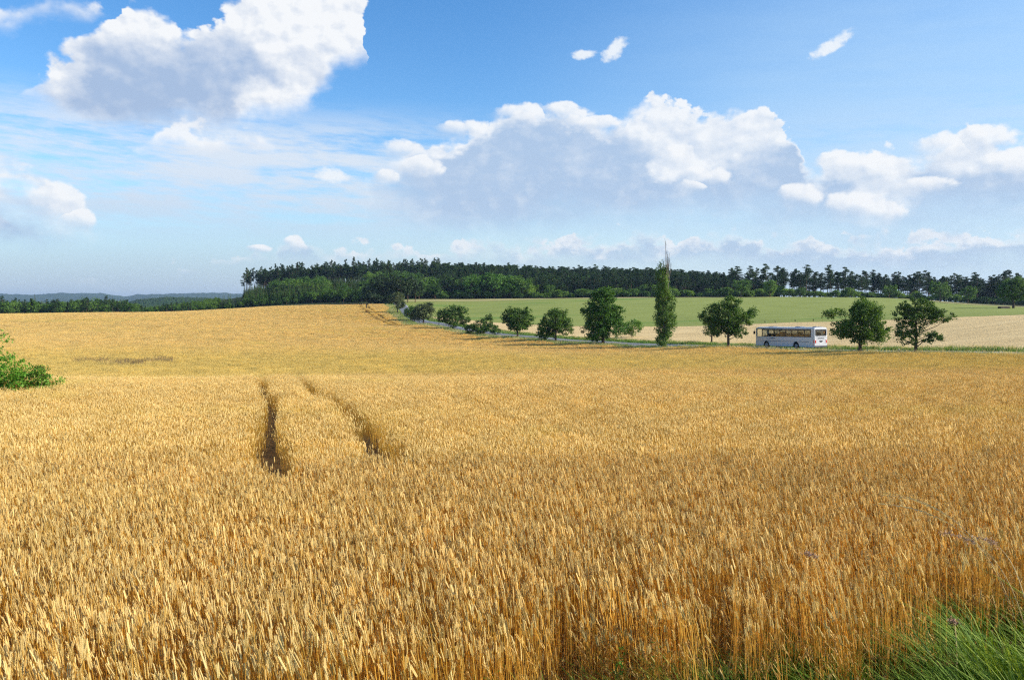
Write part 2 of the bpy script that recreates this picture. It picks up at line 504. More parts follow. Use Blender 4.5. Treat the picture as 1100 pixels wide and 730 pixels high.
def simple(name, color, rough=.6, spec=.4, metallic=0.0, coat=0.0, var=.12, scale=3.0):
    m, g, out = mat_new(name)
    tc = g.new('ShaderNodeTexCoord')
    n = g.noise(tc.outputs['Object'], scale, 4, .6)
    c = tuple(color) + (1,)
    lo = tuple(x * (1 - var) for x in color) + (1,); hi = tuple(min(1, x * (1 + var)) for x in color) + (1,)
    g.l.new(principled(g, g.mix(n, lo, hi), rough, spec, None, metallic, coat), out.inputs[0])
    return m


def foliage(name, dark, mid, light, trans=.3, rough=.55, world_scale=.25, spec=.25):
    """leaf colour from the leaf's own tone, patches across the plant, and a little per copy"""
    m, g, out = mat_new(name)
    at = g.new('ShaderNodeAttribute', attribute_name='tone')
    geo = g.new('ShaderNodeNewGeometry')
    oi = g.new('ShaderNodeObjectInfo')
    n = g.noise(geo.outputs['Position'], world_scale, 3, .55)
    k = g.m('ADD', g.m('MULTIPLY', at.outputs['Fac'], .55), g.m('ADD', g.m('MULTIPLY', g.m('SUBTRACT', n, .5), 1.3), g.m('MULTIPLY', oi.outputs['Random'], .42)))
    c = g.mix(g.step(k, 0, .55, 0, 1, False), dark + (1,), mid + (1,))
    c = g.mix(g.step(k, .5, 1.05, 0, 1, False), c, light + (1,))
    s = principled(g, c, rough, spec)
    if trans > 0:
        tr = g.new('ShaderNodeBsdfTranslucent')
        g.l.new(g.mix(1.0, c, (1.25, 1.15, .55, 1), 'MULTIPLY'), tr.inputs[0])
        mx = g.new('ShaderNodeMixShader'); mx.inputs[0].default_value = trans
        g.l.new(s, mx.inputs[1]); g.l.new(tr.outputs[0], mx.inputs[2]); s = mx.outputs[0]
    g.l.new(s, out.inputs[0])
    return m


def wheat_mat(name, c_a, c_b, c_patch, trans=.35, rough=.6):
    m, g, out = mat_new(name)
    at = g.new('ShaderNodeAttribute', attribute_name='tone')
    geo = g.new('ShaderNodeNewGeometry')
    oi = g.new('ShaderNodeObjectInfo')
    pos = geo.outputs['Position']
    c = g.mix(at.outputs['Fac'], c_a + (1,), c_b + (1,))
    big = g.noise(pos, .09, 4, .6)
    sp = g.sep(pos)
    # greener, thinner crop in long patches
    st = g.noise(g.xyz(g.m('MULTIPLY', sp[0], .02), g.m('MULTIPLY', sp[1], .07), 4.0), 1.0, 3, .55)
    patch = g.m('MAXIMUM', g.step(big, .56, .72, 0, .5), g.step(st, .55, .7, 0, .55))
    # a band of later, yellower crop in the hollow
    band = g.m('MULTIPLY', g.step(sp[1], 56, 70), g.step(sp[1], 130, 82))
    patch = g.m('MAXIMUM', patch, g.m('MULTIPLY', band, .5))
    c = g.mix(patch, c, c_patch + (1,))
    st2 = g.noise(g.xyz(g.m('MULTIPLY', sp[0], .012), g.m('MULTIPLY', g.m('ADD', sp[1], g.m('MULTIPLY', sp[0], .12)), .55), 2.0), 1.0, 4, .7)
    v = g.m('ADD', .83, g.m('MULTIPLY', oi.outputs['Random'], .30))
    v = g.m('MULTIPLY', v, g.m('SUBTRACT', 1.0, g.m('MULTIPLY', g.step(st2, .56, .64, 0, .22), g.step(sp[1], 60, 90))))
    # rows of the seed drill, just readable
    c = g.mix(1.0, c, g.xyz(v, v, v), 'MULTIPLY')
    s = principled(g, c, rough, .25)
    tr = g.new('ShaderNodeBsdfTranslucent')
    g.l.new(c, tr.inputs[0])
    mx = g.new('ShaderNodeMixShader'); mx.inputs[0].default_value = trans
    g.l.new(s, mx.inputs[1]); g.l.new(tr.outputs[0], mx.inputs[2])
    g.l.new(mx.outputs[0], out.inputs[0])
    return m


M = {}
M['ear'] = wheat_mat('wheat_ear', (.65, .415, .088), (1.0, .82, .38), (.80, .65, .18), .38)
M['stem'] = wheat_mat('wheat_stem', (.70, .38, .042), (.95, .64, .14), (.72, .56, .09), .40)
M['blade'] = wheat_mat('wheat_blade', (.56, .30, .06), (.82, .58, .20), (.50, .48, .08), .45)
M['bark'] = simple('bark', (.085, .065, .045), .9, .1, var=.35, scale=4)
M['bark_grey'] = simple('bark_grey', (.20, .17, .14), .9, .1, var=.3, scale=4)
M['pine_bark'] = simple('pine_bark', (.12, .075, .05), .9, .1, var=.3, scale=2)
M['leaf_mid'] = foliage('leaf_mid', (.038, .082, .011), (.082, .165, .020), (.18, .29, .042), .33, world_scale=.5)
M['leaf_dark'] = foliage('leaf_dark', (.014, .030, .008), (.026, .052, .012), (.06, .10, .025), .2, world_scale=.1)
M['leaf_fresh'] = foliage('leaf_fresh', (.040, .105, .010), (.080, .19, .018), (.17, .31, .038), .34, world_scale=.5)
M['leaf_olive'] = foliage('leaf_olive', (.045, .062, .020), (.085, .115, .040), (.17, .20, .085), .25, world_scale=.5)
M['leaf_poplar'] = foliage('leaf_poplar', (.050, .105, .015), (.105, .20, .030), (.25, .37, .08), .32, world_scale=.45)
M['needle'] = foliage('needle', (.015, .040, .015), (.033, .072, .022), (.08, .13, .032), .14, .75, .04, .1)
M['spruce'] = foliage('spruce', (.022, .066, .017), (.060, .135, .026), (.14, .24, .044), .22, .75, .03, .1)
M['far_leaf'] = foliage('far_leaf', (.034, .090, .013), (.095, .19, .024), (.23, .36, .046), .34, .6, .03)
M['bush_leaf'] = foliage('bush_leaf', (.05, .15, .012), (.10, .27, .02), (.24, .42, .05), .35, .5, .9)
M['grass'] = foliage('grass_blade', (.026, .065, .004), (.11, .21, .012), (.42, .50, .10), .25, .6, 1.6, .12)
M['verge'] = foliage('verge_blade', (.07, .17, .02), (.14, .28, .035), (.34, .38, .13), .3, .6, .12)
M['straw'] = foliage('straw', (.42, .33, .15), (.62, .50, .26), (.80, .70, .45), .3, .6, 1.0)
M['panicle'] = foliage('panicle', (.36, .22, .15), (.52, .35, .25), (.70, .54, .40), .3, .8, 2.0)
M['brownweed'] = foliage('brown_weed', (.14, .09, .05), (.22, .15, .085), (.34, .25, .15), .2, .8, .4)


def ground_mat(name, cols, scale, rough=.95, rows=None, bump=.3, patch=None):
    """cols: dark, mid, light. rows=(direction angle, spacing, strength)"""
    m, g, out = mat_new(name)
    geo = g.new('ShaderNodeNewGeometry'); pos = geo.outputs['Position']
    n1 = g.noise(pos, scale, 6, .65); n2 = g.noise(pos, scale * .07, 4, .55)
    k = g.m('ADD', g.m('MULTIPLY', n1, .6), g.m('MULTIPLY', n2, .4))
    c = g.mix(g.step(k, .3, .52), cols[0] + (1,), cols[1] + (1,))
    c = g.mix(g.step(k, .5, .72), c, cols[2] + (1,))
    sp = g.sep(pos)
    if rows:
        ang, space, st = rows
        t = g.m('ADD', g.m('MULTIPLY', sp[0], -sin(ang)), g.m('MULTIPLY', sp[1], cos(ang)))
        along = g.m('ADD', g.m('MULTIPLY', sp[0], cos(ang)), g.m('MULTIPLY', sp[1], sin(ang)))
        st_n = g.noise(g.xyz(g.m('MULTIPLY', along, .04), g.m('DIVIDE', t, space), 0.0), 1.0, 4, .75)
        c = g.mix(g.step(st_n, .42, .62, 0, st), c, g.mix(1.0, c, (.62, .60, .55, 1), 'MULTIPLY'))
    if patch:
        col, lo, hi = patch
        n3 = g.noise(g.xyz(g.m('MULTIPLY', sp[0], .3), sp[1], 7.0), .035, 3, .5)
        c = g.mix(g.step(n3, lo, hi, 0, .8), c, col + (1,))
    bp = g.new('ShaderNodeBump'); bp.inputs['Strength'].default_value = bump; bp.inputs['Distance'].default_value = .25
    g.l.new(g.noise(pos, scale * 2.2, 4, .7), bp.inputs['Height'])
    g.l.new(principled(g, c, rough, .08, bp.outputs[0]), out.inputs[0])
    return m


M['soil'] = ground_mat('soil', ((.08, .042, .014), (.14, .078, .026), (.21, .13, .05)), 2.0)
M['greenfield'] = ground_mat('green_crop', ((.19, .225, .052), (.25, .285, .068), (.31, .335, .095)), 1.1, rows=(radians(8), 3.5, .30), patch=((.12, .215, .035), .58, .66))
M['palefield'] = ground_mat('pale_crop', ((.50, .36, .165), (.70, .51, .24), (.86, .66, .34)), 1.6, rows=(radians(3), .9, .5), bump=.6)
M['meadow'] = ground_mat('meadow', ((.06, .12, .02), (.11, .20, .035), (.20, .27, .07)), 1.5)
M['drystrip'] = ground_mat('dry_grass', ((.20, .20, .07), (.36, .32, .13), (.48, .42, .2)), 1.0)
M['forestfloor'] = ground_mat('forest_floor', ((.03, .04, .015), (.05, .06, .02), (.08, .08, .03)), .6)


def asphalt():
    m, g, out = mat_new('asphalt')
    geo = g.new('ShaderNodeNewGeometry'); pos = geo.outputs['Position']
    c = g.mix(g.noise(pos, 6, 6, .7), (.10, .105, .115, 1), (.19, .195, .205, 1))
    c = g.mix(g.step(g.noise(pos, .25, 3, .5), .45, .65, 0, .5), c, (.21, .215, .225, 1))
    g.l.new(principled(g, c, .75, .4), out.inputs[0])
    return m


M['asphalt'] = asphalt()
M['paint'] = simple('road_paint', (.75, .75, .72), .7, .3)


# ------------------------------------------------------------------ ground sheet to the horizon
def structure(o): o['kind'] = 'structure'; return o


def ground():
    az = np.concatenate([np.arange(-60, 60, .4), np.arange(60, 300, 3.0)])
    az = np.radians(az)
    r = np.concatenate([[.3], np.geomspace(.8, 9500, 260)])
    Rr, A = np.meshgrid(r, az, indexing='ij')
    X = Rr * np.sin(A); Y = Rr * np.cos(A); Z = height(X, Y)
    n, mm = X.shape
    v = np.stack([X, Y, Z], -1).reshape(-1, 3)
    i = np.arange(n - 1)[:, None] * mm; j = np.arange(mm)[None]; jn = (j + 1) % mm
    f = np.stack([i + j, i + mm + j, i + mm + jn, i + jn], -1).reshape(-1, 4)
    v = np.concatenate([v, [[0, 0, v[:mm, 2].mean()]]])
    c = len(v) - 1
    cap = np.stack([np.full(mm, c), np.arange(mm), (np.arange(mm) + 1) % mm], -1)
    cx = v[f].mean(1)
    rr = np.hypot(cx[:, 0], cx[:, 1])
    edge = cx[:, 1] - (4.3 + .5 * cx[:, 0])
    mi = np.where(edge < 0, 1, np.where(rr > 395, 2, 0))
    mi = np.concatenate([mi, np.ones(len(cap), int)])
    me = np_mesh('ground', v, [f, cap], [M['soil'], M['meadow'], M['forestfloor']], mi, True)
    return structure(link(bpy.data.objects.new('ground', me)))


GROUND = ground()

# the road: a gently bending line through the valley
ROAD = np.array([(150, -120), (102, -12), (73.5, 52), (58, 87.2), (51.5, 101.5), (44.9, 116.5), (39, 129.5), (27.6, 145), (17.0, 162), (5.4, 181), (-6.7, 206), (-16.8, 232),
                 (-22.9, 247), (-29.4, 265), (-35.6, 285), (-40.2, 305), (-47.8, 345), (-54, 380), (-60, 430)], float)


def resample(pts, step):
    pts = np.asarray(pts, float)
    # catmull-rom
    out = []
    q = np.vstack([2 * pts[0] - pts[1], pts, 2 * pts[-1] - pts[-2]])
    for i in range(1, len(q) - 2):
        k = max(2, int(np.linalg.norm(q[i + 1] - q[i]) / step))
        t = np.linspace(0, 1, k, endpoint=False)[:, None]
        a, b, c, d = q[i - 1], q[i], q[i + 1], q[i + 2]
        out.append(.5 * (2 * b + (c - a) * t + (2 * a - 5 * b + 4 * c - d) * t ** 2 + (3 * b - a - 3 * c + d) * t ** 3))
    return np.vstack(out + [q[-2][None]])


RC = resample(ROAD, 2.0)
RD = unit(np.gradient(RC, axis=0))
RN = np.stack([-RD[:, 1], RD[:, 0]], -1)    # towards the camera side


def road_sd(x, y):
    """signed distance from the road's centre line, positive on the camera side"""
    x = np.asarray(x, float).ravel(); y = np.asarray(y, float).ravel()
    out = np.empty(len(x))
    for i in range(0, len(x), 20000):
        d = np.stack([x[i:i + 20000], y[i:i + 20000]], -1)[:, None] - RC[None]
        k = np.argmin((d ** 2).sum(-1), 1)
        dd = d[np.arange(len(k)), k]
        out[i:i + 20000] = (dd * RN[k]).sum(-1)
    return out


def ribbon(name, offs, lift, mat, i0=0, i1=None, skirt=0.0):
    c = RC[i0:i1]; n = RN[i0:i1]
    cols = []
    for o in offs:
        p = c + n * o
        cols.append(np.c_[p, height(p[:, 0], p[:, 1]) + lift])
    if skirt:
        cols = [cols[0] - [0, 0, skirt]] + cols + [cols[-1] - [0, 0, skirt]]
    V = np.stack(cols, 1); a, b = V.shape[:2]
    i = np.arange(a - 1)[:, None] * b; j = np.arange(b - 1)[None]
    f = np.stack([i + j, i + b + j, i + b + j + 1, i + j + 1], -1).reshape(-1, 4)
    return structure(link(bpy.data.objects.new(name, np_mesh(name, V.reshape(-1, 3), [f], mat, smooth=True))))


ribbon('roadside_verge', np.linspace(-7.0, 7.5, 16), .06, M['meadow'])
ribbon('road', np.linspace(-2.5, 2.5, 7), .13, M['asphalt'], skirt=.14)
G = Geo()
for k in range(4, len(RC) - 4, 1):
    for o in (2.3, -2.3):
        a = RC[k] + RN[k] * o; b = RC[k + 1] + RN[k + 1] * o
        w = .06
        q = np.array([a + RN[k] * w, a - RN[k] * w, b - RN[k + 1] * w, b + RN[k + 1] * w])
        G.add(np.c_[q, height(q[:, 0], q[:, 1]) + .137], [[0, 1, 2, 3]])
structure(G.obj('road_markings', [M['paint']]))


def sheet(name, bottom, top, mat, lift, nu=160, nv=60):
    """field between a lower and an upper polyline given as (x,y)"""
    b = resample(bottom, 1e9); b = np.asarray(bottom, float); t = np.asarray(top, float)
    def par(p):
        s = np.r_[0, np.cumsum(np.linalg.norm(np.diff(p, axis=0), axis=1))]; s /= s[-1]
        u = np.linspace(0, 1, nu)
        return np.stack([np.interp(u, s, p[:, 0]), np.interp(u, s, p[:, 1])], -1)
    B, T = par(b), par(t)
    v = np.linspace(0, 1, nv)[:, None, None]
    XY = B[None] * (1 - v) + T[None] * v
    Z = height(XY[..., 0], XY[..., 1]) + lift
    V = np.concatenate([XY, Z[..., None]], -1)
    i = np.arange(nv - 1)[:, None] * nu; j = np.arange(nu - 1)[None]
    f = np.stack([i + j, i + j + 1, i + nu + j + 1, i + nu + j], -1).reshape(-1, 4)
    return structure(link(bpy.data.objects.new(name, np_mesh(name, V.reshape(-1, 3), [f], mat, smooth=True))))


def xy(px, Y):
    a, b, c = ray(px, 320)
    return (a / b * Y, Y)


road_far = [tuple(p) for p in (RC - RN * 5.2)]
rf = [p for p in road_far if 40 < p[1] < 300][::6]
split = [xy(1330, 118), xy(1100, 152), xy(1000, 167), xy(850, 192), xy(720, 215), xy(600, 233), xy(520, 255), xy(470, 285), xy(440, 300)]
crest = [xy(1330, 205), xy(1180, 245), xy(1100, 300), xy(1020, 345), xy(950, 392), xy(850, 402), xy(720, 402), xy(600, 402), xy(480, 402), xy(418, 402)]
sheet('stubble_field', rf, split, M['palefield'], .10)
sheet('green_field', split, crest, M['greenfield'], .11)
sheet('forest_edge_strip', [xy(1330, 200), xy(1180, 240), xy(1100, 295), xy(1020, 340), xy(950, 385), xy(850, 393), xy(720, 394), xy(600, 394), xy(480, 394), xy(425, 394)],
      [xy(1330, 215), xy(1180, 255), xy(1100, 312), xy(1020, 358), xy(950, 408), xy(850, 416), xy(720, 418), xy(600, 418), xy(480, 418), xy(420, 418)], M['drystrip'], .16, 160, 6)


# ------------------------------------------------------------------ scatter: one object that repeats the small plants held in its own mesh
def scatter(name, protos, mats, pts, pid, rot, scl, label, cat):
    """protos: list of Geo. pts (n,3)."""
    V = []; F3 = []; F4 = []; M3 = []; M4 = []; tone = []; prt = []
    n = 0
    for k, g_ in enumerate(protos):
        v = np.concatenate(g_.v); V.append(v)
        if g_.f3: F3.append(np.concatenate(g_.f3) + n); M3.append(np.concatenate(g_.m3))
        if g_.f4: F4.append(np.concatenate(g_.f4) + n); M4.append(np.concatenate(g_.m4))
        tone.append(np.concatenate(g_.tone)); prt.append(np.full(len(v), k + 1)); n += len(v)
    N = len(pts)
    V.append(pts); tone.append(np.zeros(N)); prt.append(-(np.asarray(pid) + 1))
    prt = np.concatenate(prt)
    rotv = np.zeros((n + N, 3)); rotv[n:] = rot
    sv = np.ones(n + N); sv[n:] = scl
    faces = []; mi = []
    if F4: faces.append(np.concatenate(F4)); mi.append(np.concatenate(M4))
    if F3: faces.append(np.concatenate(F3)); mi.append(np.concatenate(M3))
    me = np_mesh(name, np.concatenate(V), faces, mats, np.concatenate(mi), False,
                 {'tone': ('POINT', 'FLOAT', np.concatenate(tone)), 'pid': ('POINT', 'INT', prt.astype(np.int32)),
                  'rot': ('POINT', 'FLOAT_VECTOR', rotv), 'scl': ('POINT', 'FLOAT', sv)})
    o = link(bpy.data.objects.new(name, me))
    tag(o, label, cat, kind='stuff')
    t = bpy.data.node_groups.new(name + '_scatter', 'GeometryNodeTree')
    t.interface.new_socket('Geometry', in_out='INPUT', socket_type='NodeSocketGeometry')
    t.interface.new_socket('Geometry', in_out='OUTPUT', socket_type='NodeSocketGeometry')
    g = NT(t)
    i_ = g.new('NodeGroupInput'); o_ = g.new('NodeGroupOutput')
    ida = g.new('GeometryNodeInputNamedAttribute', data_type='INT'); ida.inputs[0].default_value = 'pid'
    ra = g.new('GeometryNodeInputNamedAttribute', data_type='FLOAT_VECTOR'); ra.inputs[0].default_value = 'rot'
    sa = g.new('GeometryNodeInputNamedAttribute', data_type='FLOAT'); sa.inputs[0].default_value = 'scl'
    e2r = g.new('FunctionNodeEulerToRotation'); g.l.new(ra.outputs[0], e2r.inputs[0])
    jn = g.new('GeometryNodeJoinGeometry')

    def eq(val):
        c = g.new('FunctionNodeCompare', data_type='INT', operation='EQUAL')
        g.l.new(ida.outputs[0], c.inputs['A'] if c.inputs['A'].type == 'INT' else c.inputs[2])
        c.inputs[3].default_value = val
        return c.outputs[0]
    for k in range(len(protos)):
        s1 = g.new('GeometryNodeSeparateGeometry', domain='POINT'); g.l.new(i_.outputs[0], s1.inputs[0]); g.l.new(eq(k + 1), s1.inputs[1])
        s2 = g.new('GeometryNodeSeparateGeometry', domain='POINT'); g.l.new(i_.outputs[0], s2.inputs[0]); g.l.new(eq(-(k + 1)), s2.inputs[1])
        ip = g.new('GeometryNodeInstanceOnPoints')
        g.l.new(s2.outputs[0], ip.inputs['Points']); g.l.new(s1.outputs[0], ip.inputs['Instance'])
        g.l.new(e2r.outputs[0], ip.inputs['Rotation']); g.l.new(sa.outputs[0], ip.inputs['Scale'])
        g.l.new(ip.outputs[0], jn.inputs[0])
    g.l.new(jn.outputs[0], o_.inputs[0])
    md = o.modifiers.new('scatter', 'NODES'); md.node_group = t
    return o


# ------------------------------------------------------------------ the wheat
def bend(base, h, lean, az, n):
    t = np.linspace(0, 1, n)
    d = lean * t ** 2.0
    return base + np.stack([np.cos(az) * d, np.sin(az) * d, h * t], -1)


def ear_detailed(G, p, d, L, tone):
    """two rows of spikelets with short awns"""
    side = unit(np.cross(d, rng.normal(size=3)))
    oth = np.cross(d, side)
    n = 8
    for i in range(n):
        t = i / n
        for s in (-1, 1):
            c = p + d * (L * (t + (.03 if s > 0 else 0))) + side * s * .0036
            w = .0044 * (1.15 - .5 * abs(t - .35))
            l = .020
            ax = unit(d + side * s * .33)
            b1 = unit(np.cross(ax, oth)) * w * .8; b2 = oth * w
            tip = c + ax * l
            v = np.array([c - ax * l * .15, c + ax * l * .35 + b1, c + ax * l * .35 + b2, c + ax * l * .35 - b1, c + ax * l * .35 - b2, tip])
            f = [[0, 2, 1], [0, 3, 2], [0, 4, 3], [0, 1, 4], [5, 1, 2], [5, 2, 3], [5, 3, 4], [5, 4, 1]]
            G.add(v, f, 0, np.clip(tone + np.array([-.35, .0, .0, .0, .0, .45]), 0, 1))
            if rng.random() < .45:
                a2 = tip + unit(ax + rng.normal(size=3) * .15) * (.008 + .012 * t)
                G.add([tip - b1 * .12, tip + b1 * .12, a2], [[0, 1, 2]], 0, 1.0)


def ear_simple(G, p, d, L, w, tone, rings=3):
    side = unit(np.cross(d, rng.normal(size=3))); oth = np.cross(d, side)
    if rings <= 1:
        v = [p, p + d * L * .35 + side * w, p + d * L * .35 + oth * w * .8, p + d * L * .35 - side * w, p + d * L * .35 - oth * w * .8, p + d * L]
        f = [[0, 2, 1], [0, 3, 2], [0, 4, 3], [0, 1, 4], [5, 1, 2], [5, 2, 3], [5, 3, 4], [5, 4, 1]]
        G.add(v, f, 0, np.clip(tone + np.array([-.3, 0, 0, 0, 0, .2]), 0, 1)); return
    pts = []; rr = []
    prof = (.3, 1.0, .78, 1.0, .75, .85, .1)
    for i, q in enumerate(prof):
        pts.append(p + d * L * i / (len(prof) - 1)); rr.append(w * q)
    G.tube(pts, rr, 4, 0, cap=False, tone=tone)


def wheat_clump(size, count, lod):
    G = Geo()
    wind = pi * .93
    for _ in range(count):
        b = np.array([rng.uniform(-size / 2, size / 2), rng.uniform(-size / 2, size / 2), 0])
        h = WH * rng.normal(.91, .095) - .05
        lean = abs(rng.normal(.05, .045))
        if rng.random() < .05: lean += .14; h += .03
        a = rng.normal(wind, .8)
        n = 5 if lod == 0 else (3 if lod == 1 else 2)
        pts = bend(b, h, lean, a, n)
        tn = rng.random()
        d = unit(pts[-1] - pts[-2] + np.array([cos(a), sin(a), 0]) * rng.uniform(0, .35) * np.linalg.norm(pts[-1] - pts[-2]))
        L = rng.uniform(.062, .090)
        if lod == 0:
            G.tube(pts, np.linspace(.0028, .0018, n), 3, 1, cap=False, tone=rng.random())
            ear_detailed(G, pts[-1], d, L, tn)
            # dry leaves
            for _k in range(rng.integers(1, 3)):
                t0 = rng.uniform(.2, .75); i = int(t0 * (n - 1))
                q = pts[i]; la = rng.uniform(0, 2 * pi); ll = rng.uniform(.1, .22); w = rng.uniform(.003, .0055)
                o = np.array([cos(la), sin(la), 0]); s = np.array([-sin(la), cos(la), 0]) * w
                e1 = q + o * ll * .35 + [0, 0, ll * .45]; e2 = q + o * ll * .8 + [0, 0, ll * rng.uniform(-.35, .35)]
                G.add([q - s * .5, q + s * .5, e1 + s, e1 - s, e2 + s * .2, e2 - s * .2], [[0, 1, 2, 3], [3, 2, 4, 5]], 2, rng.random())
        elif lod == 1:
            s = np.array([1, 0, 0]) * .0024
            k = np.array([p_ for p_ in pts])
            v = np.concatenate([k - s, k + s]); m_ = len(k)
            G.add(v, [[i, i + m_, i + m_ + 1, i + 1] for i in range(m_ - 1)], 1, rng.random())
            ear_simple(G, pts[-1], d, L, .0062, tn)
            if rng.random() < .6:
                q = pts[1] + [0, 0, rng.uniform(-.1, .2)]; la = rng.uniform(0, 2 * pi); ll = rng.uniform(.12, .2)
                o = np.array([cos(la), sin(la), 0]) * ll; s2 = np.array([-sin(la), cos(la), 0]) * .005
                G.add([q - s2 * .4, q + s2 * .4, q + o * .5 + s2 + [0, 0, ll * .4], q + o * .5 - s2 + [0, 0, ll * .4], q + o + [0, 0, ll * .1]][:4], [[0, 1, 2, 3]], 2, rng.random())
        else:
            p0 = pts[0] + (pts[1] - pts[0]) * .45
            s = np.array([1, 0, 0]) * (.004 if lod == 2 else .008)
            G.add([p0 - s, p0 + s, pts[1] + s, pts[1] - s], [[0, 1, 2, 3]], 1, rng.random())
            ear_simple(G, pts[1], d, L * (1.1 if lod == 2 else 1.3), .0085 if lod == 2 else .014, tn, 1)
    return G


# tracks left by the tractor
TRACKS = []     # (polyline, half width)
def track(pts, hw): TRACKS.append((resample(pts, .15 if hw < .3 else .3), hw))
track([(-3.0, 12.6), (-3.75, 13.2), (-4.28, 14.2), (-4.92, 16), (-5.67, 18.3), (-6.83, 22.5), (-8.74, 29), (-10.6, 34), (-14.5, 46), (-18.6, 60)], .17)
track([(-.9, 13.6), (-1.75, 14.2), (-2.35, 15.1), (-2.7, 16.5), (-3.46, 19.5), (-4.5, 23), (-6.6, 29), (-8.5, 34), (-12.4, 46), (-16.6, 60)], .16)
track([(-3.9, 13.7), (-4.28, 14.4), (-4.85, 16.2)], .23)
track([(-2.1, 14.9), (-2.4, 15.7), (-2.75, 17)], .21)
track([(2.3, 24), (8.5, 29), (16, 34), (30, 43)], .14)
track([(0, 31), (10.5, 36), (20, 41), (40, 52)], .16)


def px_track(pts):
    return [xy(px, Y) for px, Y in pts]


track(px_track([(388, 352), (388, 335), (393, 310), (401, 285), (415, 262), (432, 242), (455, 222)]), .65)
track(px_track([(394, 352), (395.5, 335), (400.5, 310), (409.5, 285), (423.5, 262), (441, 242), (466, 222)]), .65)


def off_track(x, y, extra):
    keep = np.ones(len(x), bool)
    for pl, hw in TRACKS:
        lo = pl.min(0) - 1; hi = pl.max(0) + 1
        idx = np.nonzero((x > lo[0]) & (x < hi[0]) & (y > lo[1]) & (y < hi[1]))[0]
        for i in range(0, len(idx), 5000):
            j = idx[i:i + 5000]
            d = np.sqrt(((x[j, None] - pl[None, :, 0]) ** 2 + (y[j, None] - pl[None, :, 1]) ** 2).min(1))
            keep[j] &= d > hw + extra
    return keep


BUSH = (-24.9, 34.5)          # patch of scrub in the field


def grid_pts(y0, y1, step, jit):
    """a jittered grid over the wheat field seen by the camera and a little beyond"""
    xs = np.arange(-260, 70, step); ys = np.arange(y0, y1, step)
    X, Y = np.meshgrid(xs, ys); x = X.ravel(); y = Y.ravel()
    k = (x > -(.72 * y + 4)) & (x < .72 * y + 4)
    x, y = x[k], y[k]
    x = x + rng.uniform(-jit, jit, len(x)) * step; y = y + rng.uniform(-jit, jit, len(y)) * step
    k = (y > 4.25 + .5 * x + .75 * np.exp(-((x - .35) / .9) ** 2) + .12 * np.sin(x * 2.1) + .1 * np.sin(x * 5.3))
    x, y = x[k], y[k]
    return x, y


def in_field(x, y):
    k = (road_sd(x, y) > 7.0 + .5 * np.sin(y * .13)) | (y < 60)
    bx = (x - BUSH[0]); by = (y - BUSH[1])
    k &= ~((bx < 4.9) & (by > -1.6 - .10 * (bx - 5)) & (by < 8) & (bx < 4.9 - .5 * np.maximum(0, by)))
    k &= y < 352
    return k


def wheat():
    protos = [wheat_clump(.34, 22, 0) for _ in range(7)] + [wheat_clump(.45, 52, 1) for _ in range(6)] \
        + [wheat_clump(1.0, 230, 2) for _ in range(6)] + [wheat_clump(1.5, 230, 3) for _ in range(5)]
    P_, I_, R_, S_ = [], [], [], []
    for (y0, y1, step, ex, a, b) in ((1.0, 15.0, .25, .09, 0, 7), (15.0, 52.0, .40, .16, 7, 13), (52.0, 130.0, .86, .1, 13, 19), (130.0, 352.0, 1.3, .1, 19, 24)):
        x, y = grid_pts(y0, y1, step, .35)
        k = in_field(x, y) & off_track(x, y, ex)
        x, y = x[k], y[k]
        if a == 0:   # the stand thins out towards its edge
            e = y - (4.25 + .5 * x)
            q = rng.random(len(x)) < np.clip(.45 + e * .8 + .25 * np.sin(x * 3.1), .15, 1)
            x, y = x[q], y[q]
        z = height(x, y)
        n = len(x)
        P_.append(np.c_[x, y, z - .01]); I_.append(rng.integers(a, b, n))
        R_.append(np.c_[rng.normal(0, .04, n), rng.normal(0, .04, n), rng.choice([0, 0, 1], n) * 0 + rng.normal(0, .35, n)])
        lump = np.sin(x * .33 + 1.3 * np.sin(y * .21)) * .03 + np.sin(x * .9 - y * .7) * .02
        S_.append((1 + lump + rng.normal(0, .03, n)) * np.where(y - .5 * x < 5.6, rng.uniform(.72, 1.05, n), 1))
        print('wheat band', y0, n)
    P_ = np.concatenate(P_)
    scatter('wheat', protos, [M['ear'], M['stem'], M['blade']], P_, np.concatenate(I_), np.concatenate(R_), np.concatenate(S_),
            'ripe golden wheat covering the whole near field up to the road and the forest', 'wheat')


wheat()


# ------------------------------------------------------------------ grasses
def grass_tuft(n, h, spread, lean, w=.004, mat=0, seed=0.0, smat=1, wind=pi * .95):
    G = Geo()
    for _ in range(n):
        b = np.array([rng.normal(0, spread), rng.normal(0, spread), 0])
        a = rng.normal(wind, .7); hh = h * rng.uniform(.55, 1.15); ln = hh * abs(rng.normal(lean, .25))
        t = np.linspace(0, 1, 6)
        p = b + np.stack([np.cos(a) * ln * t ** 1.7, np.sin(a) * ln * t ** 1.7, hh * (t - .28 * lean * t ** 3)], -1)
        s = np.array([-sin(a), cos(a), 0]) * w * rng.uniform(.6, 1.3)
        ww = np.array([.6, 1, 1, .8, .5, .08])[:, None] * s
        tn = rng.random()
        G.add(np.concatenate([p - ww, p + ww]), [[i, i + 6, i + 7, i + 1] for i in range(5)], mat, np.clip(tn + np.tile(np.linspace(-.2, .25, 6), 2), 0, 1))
        if rng.random() < seed:
            leaves(G, p[-1] + rng.normal(size=(14, 3)) * np.array([.018, .018, .05]), 0, .028, smat)
    return G


